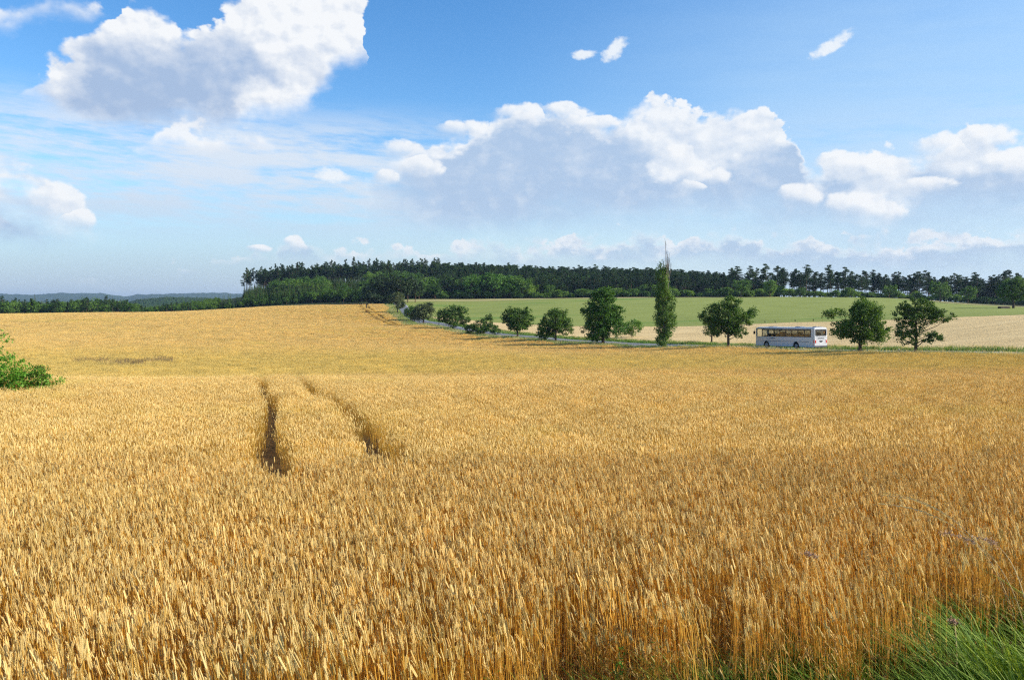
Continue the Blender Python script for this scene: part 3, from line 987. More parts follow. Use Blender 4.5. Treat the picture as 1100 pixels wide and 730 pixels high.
def near_grass():
    protos = [grass_tuft(26, .42, .06, .55, .0035) for _ in range(4)] + [grass_tuft(20, .60, .05, .75, .004) for _ in range(4)] + [grass_tuft(22, .30, .07, .5, .004) for _ in range(2)]
    x = rng.uniform(-8, 12, 9000); y = rng.uniform(-3, 11, 9000)
    e = y - (4.6 + .5 * x)
    k = (e < .15 + .35 * rng.random(len(x)) ** 3) & (e > -5.5) & (np.hypot(x, y) > 1.3)
    # thick towards the bank's right end, thin where the wheat meets the photographer
    k &= rng.random(len(x)) < np.clip((x - 1.3) / .7, .12, 1)
    x, y, e = x[k], y[k], e[k]
    pid = np.where(e > -.25, rng.integers(8, 10, len(x)), rng.integers(0, 8, len(x)))
    sc = rng.uniform(.7, 1.25, len(x)) * np.clip(.42 + (x - 1.2) * .22, .42, .9)
    # green stragglers between the stalks at the edge
    x2 = rng.uniform(-3, 8, 460); e2 = rng.uniform(0, 1.1, 460) * rng.random(460)
    x = np.r_[x, x2]; y = np.r_[y, 4.5 + .5 * x2 + e2]
    pid = np.r_[pid, rng.integers(0, 10, 460)]; sc = np.r_[sc, rng.uniform(.5, .9, 460)]
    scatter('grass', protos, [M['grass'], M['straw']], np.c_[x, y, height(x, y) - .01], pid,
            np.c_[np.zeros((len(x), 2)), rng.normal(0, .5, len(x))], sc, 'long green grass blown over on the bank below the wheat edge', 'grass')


near_grass()


def verge_grass():
    protos = [grass_tuft(26, .45, .28, .3, .02, 0, .12) for _ in range(4)] + [grass_tuft(22, .6, .25, .35, .018, 1, .4) for _ in range(3)]
    k = rng.integers(0, len(RC) - 1, 20000)
    o = np.where(rng.random(20000) < .72, rng.uniform(2.7, 7.6, 20000), rng.uniform(-6.2, -3.1, 20000))
    p = RC[k] + RD[k] * rng.uniform(-1, 1, (20000, 1)) + RN[k] * o[:, None]
    q = (p[:, 1] > 55) & (p[:, 1] < 345)
    p = p[q]; o = o[q]
    pale = (rng.random(len(p)) < np.where(p[:, 1] < 125, .34, .08)) & (np.abs(o) > 4.6)
    pid = np.where(pale, rng.integers(4, 7, len(p)), rng.integers(0, 4, len(p)))
    scatter('roadside_grass', protos, [M['verge'], M['straw']], np.c_[p, height(p[:, 0], p[:, 1]) + .04], pid,
            np.c_[np.zeros((len(p), 2)), rng.uniform(0, 6.3, len(p))], rng.uniform(.7, 1.35, len(p)) * np.where(o > 0, 1.3, 1.0), 'green and straw coloured grass on both verges of the road', 'grass')


verge_grass()


def weed_patch():
    protos = [grass_tuft(16, .95, .22, .25, .015, 0, .9, 0) for _ in range(4)]
    n = 150
    u = rng.random(n)
    px = 78 + 105 * u; Y = 84 + 1.5 * rng.normal(size=n) + 2 * np.sin(u * 9)
    pts = np.array([xy(a, b) for a, b in zip(px, Y)])
    scatter('brown_weeds', protos, [M['brownweed'], M['straw']], np.c_[pts, height(pts[:, 0], pts[:, 1])], rng.integers(0, 4, n),
            np.c_[np.zeros((n, 2)), rng.uniform(0, 6, n)], rng.uniform(.9, 1.2, n), 'streak of dry brown weeds standing in the yellow hollow of the wheat field', 'weeds')


weed_patch()


# ------------------------------------------------------------------ trees
def crown_points(lobes, n, shell=.55):
    """points in a union of ellipsoids (cx,cy,cz,rx,ry,rz), more of them near the surface"""
    L = np.array(lobes, float)
    vol = (L[:, 3] * L[:, 4] * L[:, 5]) ** .8
    k = rng.choice(len(L), n, p=vol / vol.sum())
    d = unit(rng.normal(size=(n, 3)))
    r = rng.random(n) ** (1 / 3.0) * (1 - shell) + shell * rng.random(n) ** .25
    return L[k, :3] + d * L[k, 3:] * r[:, None], d


def build_tree(lobes, trunk_h, trunk_r, leaf_size, n_clump, per_clump, clump_r, trunk_top=None, limbs=14, lean=(0, 0), stems=1, bare=0, shell=.45, low_trunk=None, squash=.75):
    """returns (trunk Geo, crown Geo); lobes in metres from the foot of the tree"""
    T = Geo(); C = Geo()
    cen, d = crown_points(lobes, n_clump, shell)
    zc = cen[:, 2].mean()
    top = trunk_top or (cen[:, 2].max() * .8)
    ends = []
    for s in range(stems):
        off = np.array([rng.normal(0, .12 * (stems > 1)), rng.normal(0, .12 * (stems > 1)), -.3])
        t = np.linspace(0, 1, 9)
        wig = np.cumsum(rng.normal(0, .05 * top / 8, (9, 2)), 0) * t[:, None]
        pts = np.c_[off[0] + (lean[0] + (rng.normal(0, .5) if stems > 1 else 0)) * t ** 1.3 + wig[:, 0], off[1] + lean[1] * t + wig[:, 1], -.3 + (top + .3) * t]
        T.tube(pts, trunk_r / sqrt(stems) * (1 - .85 * t) ** .9 + .012, 7, 0)
        ends.append(pts)
    order = rng.permutation(len(cen))[:limbs]
    for i in order:
        pts = ends[rng.integers(len(ends))]
        c = cen[i]
        z0 = np.clip(c[2] - rng.uniform(.2, .5) * np.hypot(c[0], c[1]) - .3, trunk_h * .8, top * .95)
        b = np.array([np.interp(z0, pts[:, 2], pts[:, 0]), np.interp(z0, pts[:, 2], pts[:, 1]), z0])
        m_ = (b + c) / 2 + np.array([0, 0, rng.uniform(-.1, .25)]) * np.linalg.norm(c - b) * .5
        r0 = trunk_r * .42 * (1 - z0 / (top * 1.3))
        T.tube([b, (b + m_) / 2, m_, (m_ + c) / 2, c], [r0, r0 * .8, r0 * .6, r0 * .4, .012], 5, 0)
    ct = rng.random(len(cen))
    k = np.repeat(np.arange(len(cen)), per_clump)
    pr = clump_r * (1 + .35 * rng.normal(size=(len(cen), 1))).clip(.4, 1.9)
    off = unit(rng.normal(size=(len(k), 3))) * (rng.random((len(k), 1)) ** .45) * pr[k] * np.array([1, 1, squash])
    p = cen[k] + off
    p = p[p[:, 2] > .12] if len(p) else p
    kk = k[:len(p)]
    leaves(C, p, d[kk] * .5, leaf_size, 0, tone=np.clip(ct[kk] * .7 + rng.random(len(p)) * .3, 0, 1))
    return T, C


def tree_ob(name, label, cat, T, C, loc, bark, leaf, group=None, rotz=0.0, crown='crown', extra=None, scale=1.0):
    r = bpy.data.objects.new(name, None); link(r); r.empty_display_size = .5
    r.location = loc; r.rotation_euler = (0, 0, rotz); r.scale = (scale,) * 3
    tag(r, label, cat, group)
    if T is not None and T.n: T.obj('trunk', [bark], r, smooth=True)
    C.obj(crown, [leaf], r)
    return r


def at(px, Y, dz=0.0):
    x, y = xy(px, Y); return (x, y, hz(x, y) + dz)


def E(*a): return a


M2 = .0  # spacer


def roadside_trees():
    # each: pixels per metre falls with distance; sizes are metres
    # broad tree right of the parked line, with an arm of leaves reaching out low on one side
    L = [(0, 0, 3.6, 2.6, 2.2, 2.3), (.6, 0, 5.0, 1.9, 1.8, 1.7), (-2.9, 0, 4.9, 1.2, 1.0, .55), (-3.9, 0, 4.7, .8, .7, .35), (-1.9, 0, 3.2, 1.5, 1.3, 1.1), (2.2, 0, 2.9, 1.5, 1.3, 1.3), (.2, .3, 6.1, 1.0, 1, .8), (-2.3, -.2, 2.5, 1.0, 1, .6)]
    T, C = build_tree(L, 1.3, .22, .20, 300, 60, .55, limbs=40)
    tree_ob('roadside_tree', 'broad green tree just behind the bus, one branch reaching towards it', 'tree', T, C, at(925, 103.4), M['bark'], M['leaf_mid'], scale=1.12)
    L = [(0, 0, 5.5, 1.8, 1.5, 1.4), (1.4, 0, 4.9, 1.7, 1.4, 1.1), (2.9, 0, 4.8, 1.3, 1.1, .8), (-1.3, 0, 4.6, 1.4, 1.2, 1.2), (-1.4, 0, 3.1, 1.2, 1.1, 1.3), (1.3, 0, 2.3, 1.5, 1.0, .55), (2.4, 0, 2.3, 1.0, .8, .45), (-.8, 0, 1.9, 1.2, .9, .6), (0, 0, 3.6, .8, .9, 1.5)]
    T, C = build_tree(L, 1.2, .2, .19, 230, 48, .42, limbs=46, shell=.3)
    tree_ob('roadside_tree', 'gappy olive green tree beside the white marker post, its lowest branches standing apart', 'tree', T, C, at(985, 96), M['bark'], M['leaf_mid'], scale=1.06)
    L = [(0, 0, 4.8, 2.2, 2.0, 2.2), (-2.2, 0, 4.4, 1.6, 1.3, 1.3), (2.4, 0, 4.8, 1.7, 1.4, 1.1), (.6, 0, 6.9, 1.5, 1.3, 1.1), (3.4, 0, 5.4, .8, .9, .8), (-3.3, 0, 4.9, .9, .9, .8), (-1.5, 0, 3.0, 1.4, 1.2, .9), (1.2, 0, 2.8, 1.5, 1.3, .9), (-2, 0, 6.0, 1.1, 1, .9)]
    T, C = build_tree(L, 1.5, .22, .22, 290, 55, .58, limbs=40)
    tree_ob('roadside_tree', 'wide rounded tree at the front of the bus, trunk clear of the grass', 'tree', T, C, at(783, 127), M['bark'], M['leaf_mid'], scale=1.1)
    L = [(0, 0, 3.6, 1.5, 1.3, 1.9), (-.6, 0, 2.6, 1.2, 1, 1.2)]
    T, C = build_tree(L, 1.2, .18, .22, 60, 24, .5, limbs=14)
    tree_ob('roadside_tree', 'slim tree mostly hidden behind the wide tree at the front of the bus', 'tree', T, C, at(765, 146), M['bark'], M['leaf_mid'])
    # poplar with a bare dead top
    zs = np.linspace(1.6, 13.6, 13)
    L = []
    for i, z in enumerate(zs):
        w = 2.2 * sin(pi * min(1, (z / 15.5) ** .8)) ** .7 * (1 if z < 9 else .85)
        L.append((rng.normal(0, .18) - (.25 if z > 9 else 0), 0, z, w * rng.uniform(.8, 1.05), w, 1.15))
    L.append((-1.3, 0, 13.4, .45, .4, 1.0)); L.append((-.55, 0, 14.4, .5, .5, 1.0))
    T, C = build_tree(L, 1.0, .34, .24, 380, 44, .44, trunk_top=13.5, limbs=50, shell=.5, squash=1.5)
    r = tree_ob('poplar', 'tall narrow poplar with bare dead twigs above its crown', 'tree', T, C, at(714, 141), M['bark_grey'], M['leaf_poplar'])
    D = Geo()
    for (x, z0, z1) in ((.1, 12, 19.1), (.45, 12, 17.3), (.75, 12, 16.9), (.25, 12.5, 17.6), (1.05, 11.5, 15.2), (-.2, 12, 15.8), (.6, 13, 16.2), (.9, 12, 16.0)):
        y0 = rng.normal(0, .3)
        pts = [(x * .4, y0 * .4, z0 - 2), (x * .8, y0, (z0 + z1) / 2), (x + rng.normal(0, .06), y0, z1)]
        D.tube(pts, [.07, .045, .012], 4)
        for _ in range(9):
            t = rng.uniform(.35, .95); z = z0 + (z1 - z0) * t
            D.tube([(x * .9, y0, z), (x * .9 + rng.normal(0, .16), y0 + rng.normal(0, .16), z + rng.uniform(.4, .9))], [.02, .006], 3, cap=False)
    D.obj('dead_branch', [M['bark_grey']], r)
    L = [(0, 0, 5.2, 3.6, 3.1, 3.4), (-1.2, 0, 3.4, 3.2, 2.9, 2.6), (1.8, 0, 3.6, 2.8, 2.6, 2.4), (0, 0, 7.8, 3.0, 2.7, 2.7), (.2, 0, 9.6, 2.0, 1.8, 1.9), (-2.4, 0, 6.8, 1.9, 1.8, 1.5), (2.6, 0, 6.4, 1.7, 1.7, 1.5), (-1.0, 0, 10.0, 1.0, 1.0, 1.2)]
    T, C = build_tree(L, 1.4, .34, .30, 460, 50, .66, limbs=50)
    tree_ob('roadside_tree', 'tall egg-shaped green tree with leaves almost to the grass, beside the poplar', 'tree', T, C, at(648, 155), M['bark'], M['leaf_fresh'])
    L = [(0, 0, 2.0, 1.9, 1.7, 1.5), (-1.2, 0, 1.5, 1.3, 1.2, 1.1), (.7, 0, 2.6, 1.2, 1.2, 1.0)]
    T, C = build_tree(L, .4, .08, .22, 110, 26, .42, limbs=14, stems=3, low_trunk=.3)
    tree_ob('shrub', 'small round shrub beyond the road, half behind the egg-shaped tree', 'shrub', T, C, at(680, 172), M['bark'], M['leaf_fresh'], scale=1.12)
    L = [(0, 0, 4.9, 3.3, 3.0, 2.8), (-2.0, 0, 3.6, 2.4, 2.2, 2.0), (2.0, 0, 3.8, 2.3, 2.2, 2.1), (.8, 0, 6.9, 1.9, 1.8, 1.3), (-2.6, 0, 2.1, 1.6, 1.5, 1.2)]
    T, C = build_tree(L, 1.3, .24, .30, 280, 46, .64, limbs=34)
    tree_ob('roadside_tree', 'squat dark round tree, next tree towards the forest from the egg-shaped one', 'tree', T, C, at(597, 168), M['bark'], M['leaf_mid'], scale=0.93)
    L = [(0, 0, 4.9, 3.4, 3.1, 2.7), (-2.0, 0, 5.4, 2.1, 2.0, 2.0), (2.3, 0, 5.0, 2.0, 1.9, 2.0), (-1.7, 0, 7.3, 1.3, 1.2, 1.0), (2.4, 0, 7.2, 1.0, 1.0, .9), (0, 0, 3.3, 2.8, 2.4, 1.5)]
    T, C = build_tree(L, 1.4, .25, .32, 280, 44, .64, limbs=34)
    tree_ob('roadside_tree', 'round dark tree on a short clear trunk between the squat tree and the bushes', 'tree', T, C, at(556, 183), M['bark'], M['leaf_mid'], scale=0.92)
    # bushes
    L = [(0, 0, 2.2, 2.6, 2.2, 1.8), (1.8, 0, 3.4, 1.8, 1.6, 1.6), (-2.2, 0, 1.7, 1.8, 1.6, 1.3), (2.2, 0, 4.8, .9, .9, .8), (3.6, 0, 1.6, 1.6, 1.5, 1.3)]
    T, C = build_tree(L, .4, .12, .32, 170, 28, .6, limbs=16, stems=3)
    tree_ob('bush', 'low spreading bush with a raised peak beside the round dark tree', 'bush', T, C, at(516, 200), M['bark'], M['leaf_mid'])
    L = [(0, 0, 4.2, 3.6, 3.0, 3.2), (-2.8, 0, 4.4, 2.4, 2.2, 2.2), (2.6, 0, 6.0, 2.0, 1.9, 1.7), (3.6, 0, 3.0, 1.7, 1.7, 2.2), (-.5, 0, 6.6, 1.8, 1.8, 1.2)]
    T, C = build_tree(L, .8, .18, .36, 260, 28, .7, limbs=24, stems=2)
    tree_ob('bush', 'tall uneven green bush by the road with a loose leafy top, larger than its neighbours', 'bush', T, C, at(486, 222), M['bark'], M['leaf_mid'], scale=0.93)
    L = [(0, 0, 4.6, 3.7, 3.2, 3.0), (-2.2, 0, 3.8, 2.6, 2.4, 2.4), (1.5, 0, 5.8, 2.5, 2.3, 2.0)]
    T, C = build_tree(L, 1.3, .26, .38, 240, 28, .72, limbs=24)
    tree_ob('roadside_tree', 'round grey-green tree where the road climbs, in front of the dark forest trees', 'tree', T, C, at(455, 248), M['bark'], M['leaf_olive'], scale=0.93)
    L = [(0, 0, 3.2, 2.3, 2.0, 2.2)]
    T, C = build_tree(L, .6, .16, .36, 110, 26, .65, limbs=14)
    tree_ob('roadside_tree', 'small dark rounded tree touching the round grey-green tree on its uphill side', 'tree', T, C, at(441, 272), M['bark'], M['leaf_mid'])
    L = [(0, 0, 6.3, 2.4, 2.2, 2.3), (1.0, 0, 4.0, 2.0, 1.9, 1.9), (-1.0, 0, 6.0, 1.9, 1.8, 2.0)]
    T, C = build_tree(L, 1.6, .22, .40, 170, 26, .72, limbs=20)
    tree_ob('roadside_tree', 'pale grey-green tree at the top of the road where it meets the forest', 'tree', T, C, at(427, 300), M['bark'], M['leaf_olive'])
    # lone broad tree on the green slope
    L = [(0, 0, 6.2, 4.2, 3.8, 4.0), (-2.4, 0, 5.6, 3.2, 3, 3.0), (2.4, 0, 5.8, 3.2, 3, 3.0), (.5, 0, 8.6, 2.8, 2.6, 2.0)]
    T, C = build_tree(L, 1.8, .42, .42, 360, 28, .85, limbs=26)
    tree_ob('field_tree', 'single broad dark tree standing out on the green slope before the pines', 'tree', T, C, at(1089, 262), M['bark'], M['leaf_mid'])


roadside_trees()


# scrub at the edge of the wheat
def scrub():
    L = [(-2.2, 0, .9, 2.2, 1.4, 1.15), (.3, .2, .85, 1.8, 1.3, .95), (-3.4, .6, 1.6, 1.6, 1.2, .7), (2.2, 0, .55, 1.6, 1.0, .6), (-1.2, 0, 1.5, 1.2, 1, .6), (1.6, 0, 1.15, 1.3, 1.0, .75), (2.9, .1, .75, 1.0, .9, .55)]
    T, C = build_tree(L, .2, .04, .075, 560, 46, .24, limbs=30, stems=5, shell=.5)
    x, y = BUSH
    tree_ob('bush', 'bright green leafy bush growing at the side of the wheat field', 'bush', T, C, (x, y + .6, hz(x, y)), M['bark'], M['bush_leaf'], scale=1.24)
    L = [(0, 0, .75, .42, .4, .62), (.15, 0, 1.25, .34, .3, .3)]
    T, C = build_tree(L, .2, .03, .07, 60, 26, .17, limbs=8, stems=2)
    tree_ob('bush', 'small dark upright bush at the end of the bright green one', 'bush', T, C, (x + 4.0, y + .6, hz(x + 4.0, y)), M['bark'], M['leaf_mid'], scale=1.1)
    protos = [grass_tuft(30, .55, .14, .3, .006) for _ in range(4)]
    n = 420
    u = rng.random(n)
    px = x - 6 + 11.0 * u; py = y - 1.4 + rng.random(n) * (4.5 * (1 - u) + .3)
    scatter('weeds', protos, [M['bush_leaf'], M['straw']], np.c_[px, py, height(px, py)], rng.integers(0, 4, n), np.c_[np.zeros((n, 2)), rng.uniform(0, 6, n)],
            rng.uniform(.6, 1.2, n) * (1.1 - .5 * u), 'low green weeds round the foot of the bright bush in the wheat', 'weeds')
    T = Geo(); C = Geo()
    zz = np.linspace(0, 2.3, 6)
    T.tube(np.c_[-.1 * zz, 0 * zz, zz], .03 - zz * .008, 5)
    cc = rng.normal(size=(150, 3)) * [.30, .25, .16] + [-.25, 0, 2.35]
    leaves(C, cc, 0, .10)
    cc = rng.normal(size=(60, 3)) * [.10, .1, .5] + [-.1, 0, 1.5]
    leaves(C, cc, 0, .09)
    tree_ob('sapling', 'thin sapling with a flat leafy tip rising above the bright bush', 'sapling', T, C, (x + 2.0, y + 1.2, hz(x + 2, y)), M['bark'], M['bush_leaf'], scale=1.22)


scrub()


# ------------------------------------------------------------------ forest
def pine(h, bare=.45, wide=1.0):
    T = Geo(); C = Geo()
    t = np.linspace(0, 1, 6)
    wig = np.cumsum(rng.normal(0, .18, (6, 2)), 0) * t[:, None]
    pts = np.c_[wig, -1 + (h * .97 + 1) * t]
    T.tube(pts, .20 * (1 - .8 * t) + .03, 5)
    n = 17
    for i in range(n):
        u = (i + rng.random()) / n
        z = h * (bare + (1 - bare) * u * .99)
        r = wide * (2.3 * (1 - u) ** .55 * (.55 + .45 * sin(min(1, u * 2.5) * pi / 2)) + .62) * rng.uniform(.6, 1.1)
        a = rng.uniform(0, 2 * pi)
        bx, by = np.interp(z, pts[:, 2], pts[:, 0]), np.interp(z, pts[:, 2], pts[:, 1])
        c = np.array([bx + cos(a) * r * .6, by + sin(a) * r * .6, z + r * .15])
        T.tube([(bx, by, z - .2), c], [.05, .015], 3, cap=False)
        k = int(52 * (.6 + .4 * r))
        p = c + unit(rng.normal(size=(k, 3))) * rng.random((k, 1)) ** .5 * np.array([r * .72, r * .72, .5])
        leaves(C, p, np.array([0, 0, .6]), .50, tone=np.clip(rng.random() * .6 + rng.random(k) * .4, 0, 1))
    return T, C


def spruce(h):
    T = Geo(); C = Geo()
    T.tube([(0, 0, -1), (0, 0, h * .5), (0, 0, h)], [.16, .09, .02], 5)
    n = int(h * 2.6)
    for i in range(n):
        u = i / (n - 1); z = h * (.06 + .93 * u); r = (h * .20) * (1 - u) ** .85 + .12
        k = int(5 + 8 * (1 - u))
        a = rng.uniform(0, 2 * pi, k)
        d = np.stack([np.cos(a), np.sin(a), np.zeros(k)], -1)
        rr = r * rng.uniform(.7, 1.15, (k, 1))
        b = np.array([0, 0, z]); s = np.stack([-np.sin(a), np.cos(a), np.zeros(k)], -1) * rr * .33
        tip = b + d * rr + [0, 0, -.16 * r]
        mid = b + d * rr * .6
        v = np.stack([np.broadcast_to(b, tip.shape) + [0, 0, .1 * r], mid + s, tip, mid - s], 1).reshape(-1, 3)
        q = np.arange(k)[:, None] * 4
        C.add(v, np.concatenate([q + [[0, 1, 2]], q + [[0, 2, 3]]]), 0, np.repeat(rng.random(k), 4))
    return T, C


def broadleaf(h, w):
    L = [(0, 0, h * .55, w * .45, w * .45, h * .36)]
    for _ in range(6):
        a = rng.uniform(0, 2 * pi); r = w * .28
        L.append((cos(a) * r, sin(a) * r, h * rng.uniform(.35, .8), w * .24, w * .24, h * .17))
    return build_tree(L, h * .15, .2, .62, 95, 17, .85, limbs=10)


def forest():
    lib = {}
    lib['pine'] = [pine(h, b, w) for h, b, w in ((14.5, .42, 1.1), (15.5, .5, .95), (13.5, .4, 1.35), (16, .50, 1.25), (14, .45, 1.5), (15, .35, 1.35))]
    lib['tall_pine'] = [pine(h, b, w) for h, b, w in ((17.5, .45, .95), (18.5, .5, .85), (16.5, .42, 1.0), (17, .52, .95), (18, .45, .85))]
    lib['spruce'] = [spruce(h) for h in (8, 9.5, 11, 12, 10)]
    lib['broadleaf'] = [broadleaf(h, w) for h, w in ((9, 8), (10, 8.5), (8, 8), (11, 9), (7.5, 6.5))]
    lib['low_shrub'] = [broadleaf(h, w) for h, w in ((3.6, 4.6), (4.4, 5.2), (3.0, 4.2))]
    LM = {'pine': M['needle'], 'tall_pine': M['needle'], 'spruce': M['spruce'], 'broadleaf': M['far_leaf'], 'low_shrub': M['far_leaf']}
    BM = {k: M['pine_bark'] for k in lib}
    meshes = {}
    for k, v in lib.items():
        meshes[k] = [(T.mesh('trunk', [BM[k]], True), C.mesh('crown', [LM[k]])) for T, C in v]

    def place(kind, name, px, Y, label, group, s=1.0, cat='tree', var=None, leaf=None):
        x, y = xy(px, Y)
        r = bpy.data.objects.new(name, None); link(r)
        r.location = (x, y, hz(x, y)); r.rotation_euler = (0, 0, rng.uniform(0, 6.28))
        sx = s * rng.uniform(.9, 1.12); r.scale = (sx, sx, s * rng.uniform(.9, 1.12))
        tag(r, label, cat, group)
        T, C = meshes[kind][rng.integers(len(meshes[kind])) if var is None else var]
        link(bpy.data.objects.new('trunk', T), r); c_ = link(bpy.data.objects.new('crown', C), r)
        if leaf is not None:
            c_.material_slots[0].link = 'OBJECT'; c_.material_slots[0].material = leaf
        return r

    # pines on the ridge behind the green field, open enough to see sky between the trunks
    for i, px in enumerate(np.linspace(782, 1180, 116)):
        Y = (415 if px < 1000 else 415 - (px - 1000) * .36) + rng.uniform(0, 22)
        place('pine', 'pine_tree', px + rng.normal(0, 2), Y, 'dark pine in the open belt on the ridge, sky showing between the trunks', 'pines along the ridge behind the green field', rng.uniform(.88, 1.02))
    for i, px in enumerate(np.linspace(838, 1180, 84)):
        Y = (440 if px < 1000 else 440 - (px - 1000) * .36) + rng.uniform(0, 22)
        place('pine', 'pine_tree', px + rng.normal(0, 2), Y, 'dark pine in the open belt on the ridge, sky showing between the trunks', 'pines along the ridge behind the green field', rng.uniform(.84, 1.0))
    for px, Y, s, lab in ((955, 402, 1.05, 'green leafy tree under the pines above the gappy roadside tree'), (1010, 352, 1.15, 'wide dark leafy tree in front of the ridge pines, above the pale crop'),
                          (1040, 338, .8, 'bright green leafy tree among the ridge pines near the lone broad tree'), (796, 400, 1.25, 'dense dark tree at the end of the forest where the pine belt starts'),
                          (827, 398, 1.2, 'dense rounded tree standing forward of the first ridge pines')):
        place('broadleaf', 'leafy_tree', px, Y, lab, None, s)
    for i, px in enumerate(np.linspace(772, 1190, 78)):
        Y = (408 if px < 1000 else 408 - (px - 1000) * .40) + rng.uniform(0, 10)
        place('low_shrub', 'undergrowth_shrub', px, Y, 'low dark shrub at the feet of the ridge pines', 'shrubs under the ridge pines', rng.uniform(.7, 1.15), 'shrub')
    # bright shrubs along the forest foot above the green field
    for i, px in enumerate(np.linspace(474, 800, 70)):
        place('low_shrub', 'forest_edge_shrub', px + rng.normal(0, 2), 421 + rng.uniform(0, 8), 'bright green shrub along the foot of the forest above the green field', 'shrubs along the forest foot', rng.uniform(.7, 1.25), 'shrub')
    # leafy trees of the forest edge
    lab = 'leafy green tree at the forest edge above the green field'
    for px, Y, s in ((524, 430, 1.2), (545, 431, 1.15), (572, 430, .9), (507, 424, 1.05), (519, 428, .9), (531, 423, 1.35), (540, 427, 1.3), (549, 424, 1.0), (562, 424, .95), (590, 425, .7), (450, 425, 1.1), (462, 440, 1.15), (475, 445, 1.1), (486, 440, .9), (497, 455, 1.1)):
        place('broadleaf', 'leafy_tree', px, Y, lab, 'leafy trees at the forest edge', s * 1.28, leaf=M['leaf_fresh'] if 500 < px < 560 else None)
    for px, Y, s in ((405, 378, 1.0), (412, 372, 1.05), (421, 380, 1.1), (430, 374, 1.12), (438, 380, 1.0), (398, 392, .9), (446, 385, .95)):
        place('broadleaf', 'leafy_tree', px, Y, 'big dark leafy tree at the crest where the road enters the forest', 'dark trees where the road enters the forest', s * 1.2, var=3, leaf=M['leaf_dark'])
    for i, px in enumerate(np.linspace(397, 430, 9)):
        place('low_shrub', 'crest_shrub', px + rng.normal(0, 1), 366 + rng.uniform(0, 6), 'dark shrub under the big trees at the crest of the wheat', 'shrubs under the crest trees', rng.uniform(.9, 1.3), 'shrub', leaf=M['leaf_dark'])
    # young edge of the left forest
    for i, px in enumerate(np.linspace(205, 402, 60)):
        k = rng.random()
        place('broadleaf' if k < .55 else 'spruce', 'edge_tree', px + rng.normal(0, 2), 398 + rng.uniform(0, 14), 'low green tree at the forest edge beyond the crest of the wheat field', 'low trees along the crest of the wheat field', rng.uniform(.42, .72) * (.7 + .5 * (px > 330)))
    # tall pines along the skyline of the hill
    for i, px in enumerate(np.linspace(262, 470, 92)):
        place('tall_pine', 'tall_pine', px + rng.normal(0, 1.3), 548 + rng.uniform(0, 34) + (px - 262) * .10, 'tall bare-stemmed pine on the skyline of the forested hill', 'tall pines on the hill', rng.uniform(.88, 1.06))
    for i, px in enumerate(np.linspace(470, 812, 120)):
        place('pine', 'skyline_pine', px + rng.normal(0, 1.3), 560 + rng.uniform(0, 40), 'dark pine on the long forest skyline behind the poplar', 'pines on the long skyline', rng.uniform(.86, 1.1))
    # far edge of the wheat
    for i, px in enumerate(np.linspace(-60, 205, 150)):
        kind = ('broadleaf', 'pine', 'pine', 'spruce', 'spruce')[rng.integers(5)]
        place(kind, 'far_tree', px + rng.normal(0, 1.5), 428 + rng.uniform(0, 26), 'dark tree in the low row of woodland beyond the crest of the wheat', 'woodland beyond the wheat crest', rng.uniform(.88, .98) * {'spruce': 1.0, 'pine': .70, 'broadleaf': 1.08}[kind] * (1.03 - .5 * max(0, min(1, (px - 128) / 25))))

    # the body of the forest behind, as one mass
    protos = []; mats = [M['spruce'], M['needle'], M['far_leaf'], M['pine_bark']]
    def merge(tc, slot):
        G_ = Geo(); T, C = tc
        for src, s_ in ((T, 3), (C, slot)):
            base = G_.n
            G_.v += src.v; G_.tone += src.tone
            G_.f3 += [f + base for f in src.f3]; G_.f4 += [f + base for f in src.f4]
            G_.m3 += [np.full(len(f), s_) for f in src.f3]; G_.m4 += [np.full(len(f), s_) for f in src.f4]
            G_.n += src.n
        return G_
    for tc in lib['spruce']: protos.append(merge(tc, 0))
    for tc in lib['pine'][:4]: protos.append(merge(tc, 1))
    for tc in lib['broadleaf'][:4]: protos.append(merge(tc, 2))
    pts = []; ids = []; sc = []
    # hill side: young spruce below, leafy patches, pines on top
    for _ in range(6200):
        px = rng.uniform(235, 835); Y = rng.uniform(404, 590)
        v = (Y - 404) / 186
        if px < 300 and Y > 450 + (px - 235) * 2.6: continue
        if px < 262 and Y > 415: continue
        if px > 790 and Y > 470: continue
        if 400 < px and Y < 428: continue
        c = .5 + .5 * sin(px * .031 + 1.0) * cos(Y * .05 + px * .011)
        if px < 470: kind = 'l' if (c > .80 or (px > 390 and v < .3 and c > .45)) else ('p' if v > .82 else 's')
        else: kind = 'p' if v > .60 else ('l' if c > .62 else ('s' if rng.random() < .6 else 'p'))
        if px > 600 and kind != 'p': kind = 's' if rng.random() < .6 else kind
        x, y = xy(px, Y)
        pts.append((x, y)); 
        if kind == 's': ids.append(rng.integers(0, 5)); sc.append(rng.uniform(.65, .95) * (.85 if px < 470 else 1.0))
        elif kind == 'p': ids.append(rng.integers(5, 9)); sc.append(rng.uniform(.6, .85) + .2 * v)
        else: ids.append(rng.integers(9, 13)); sc.append(rng.uniform(.75, 1.05))
    for _ in range(1500):
        px = rng.uniform(-110, 235); Y = rng.uniform(452, 520)
        x, y = xy(px, Y); pts.append((x, y)); ids.append(rng.choice([0, 1, 2, 3, 4, 9, 10, 11, 12])); sc.append(rng.uniform(.78, .95) * (1 - .55 * max(0, min(1, (px - 128) / 25))))
    for _ in range(260):     # dark mass at the far end
        px = rng.uniform(1040, 1230); Y = rng.uniform(405, 470)
        x, y = xy(px, Y); pts.append((x, y)); ids.append(rng.integers(0, 9)); sc.append(rng.uniform(.65, .9))
    pts = np.array(pts)
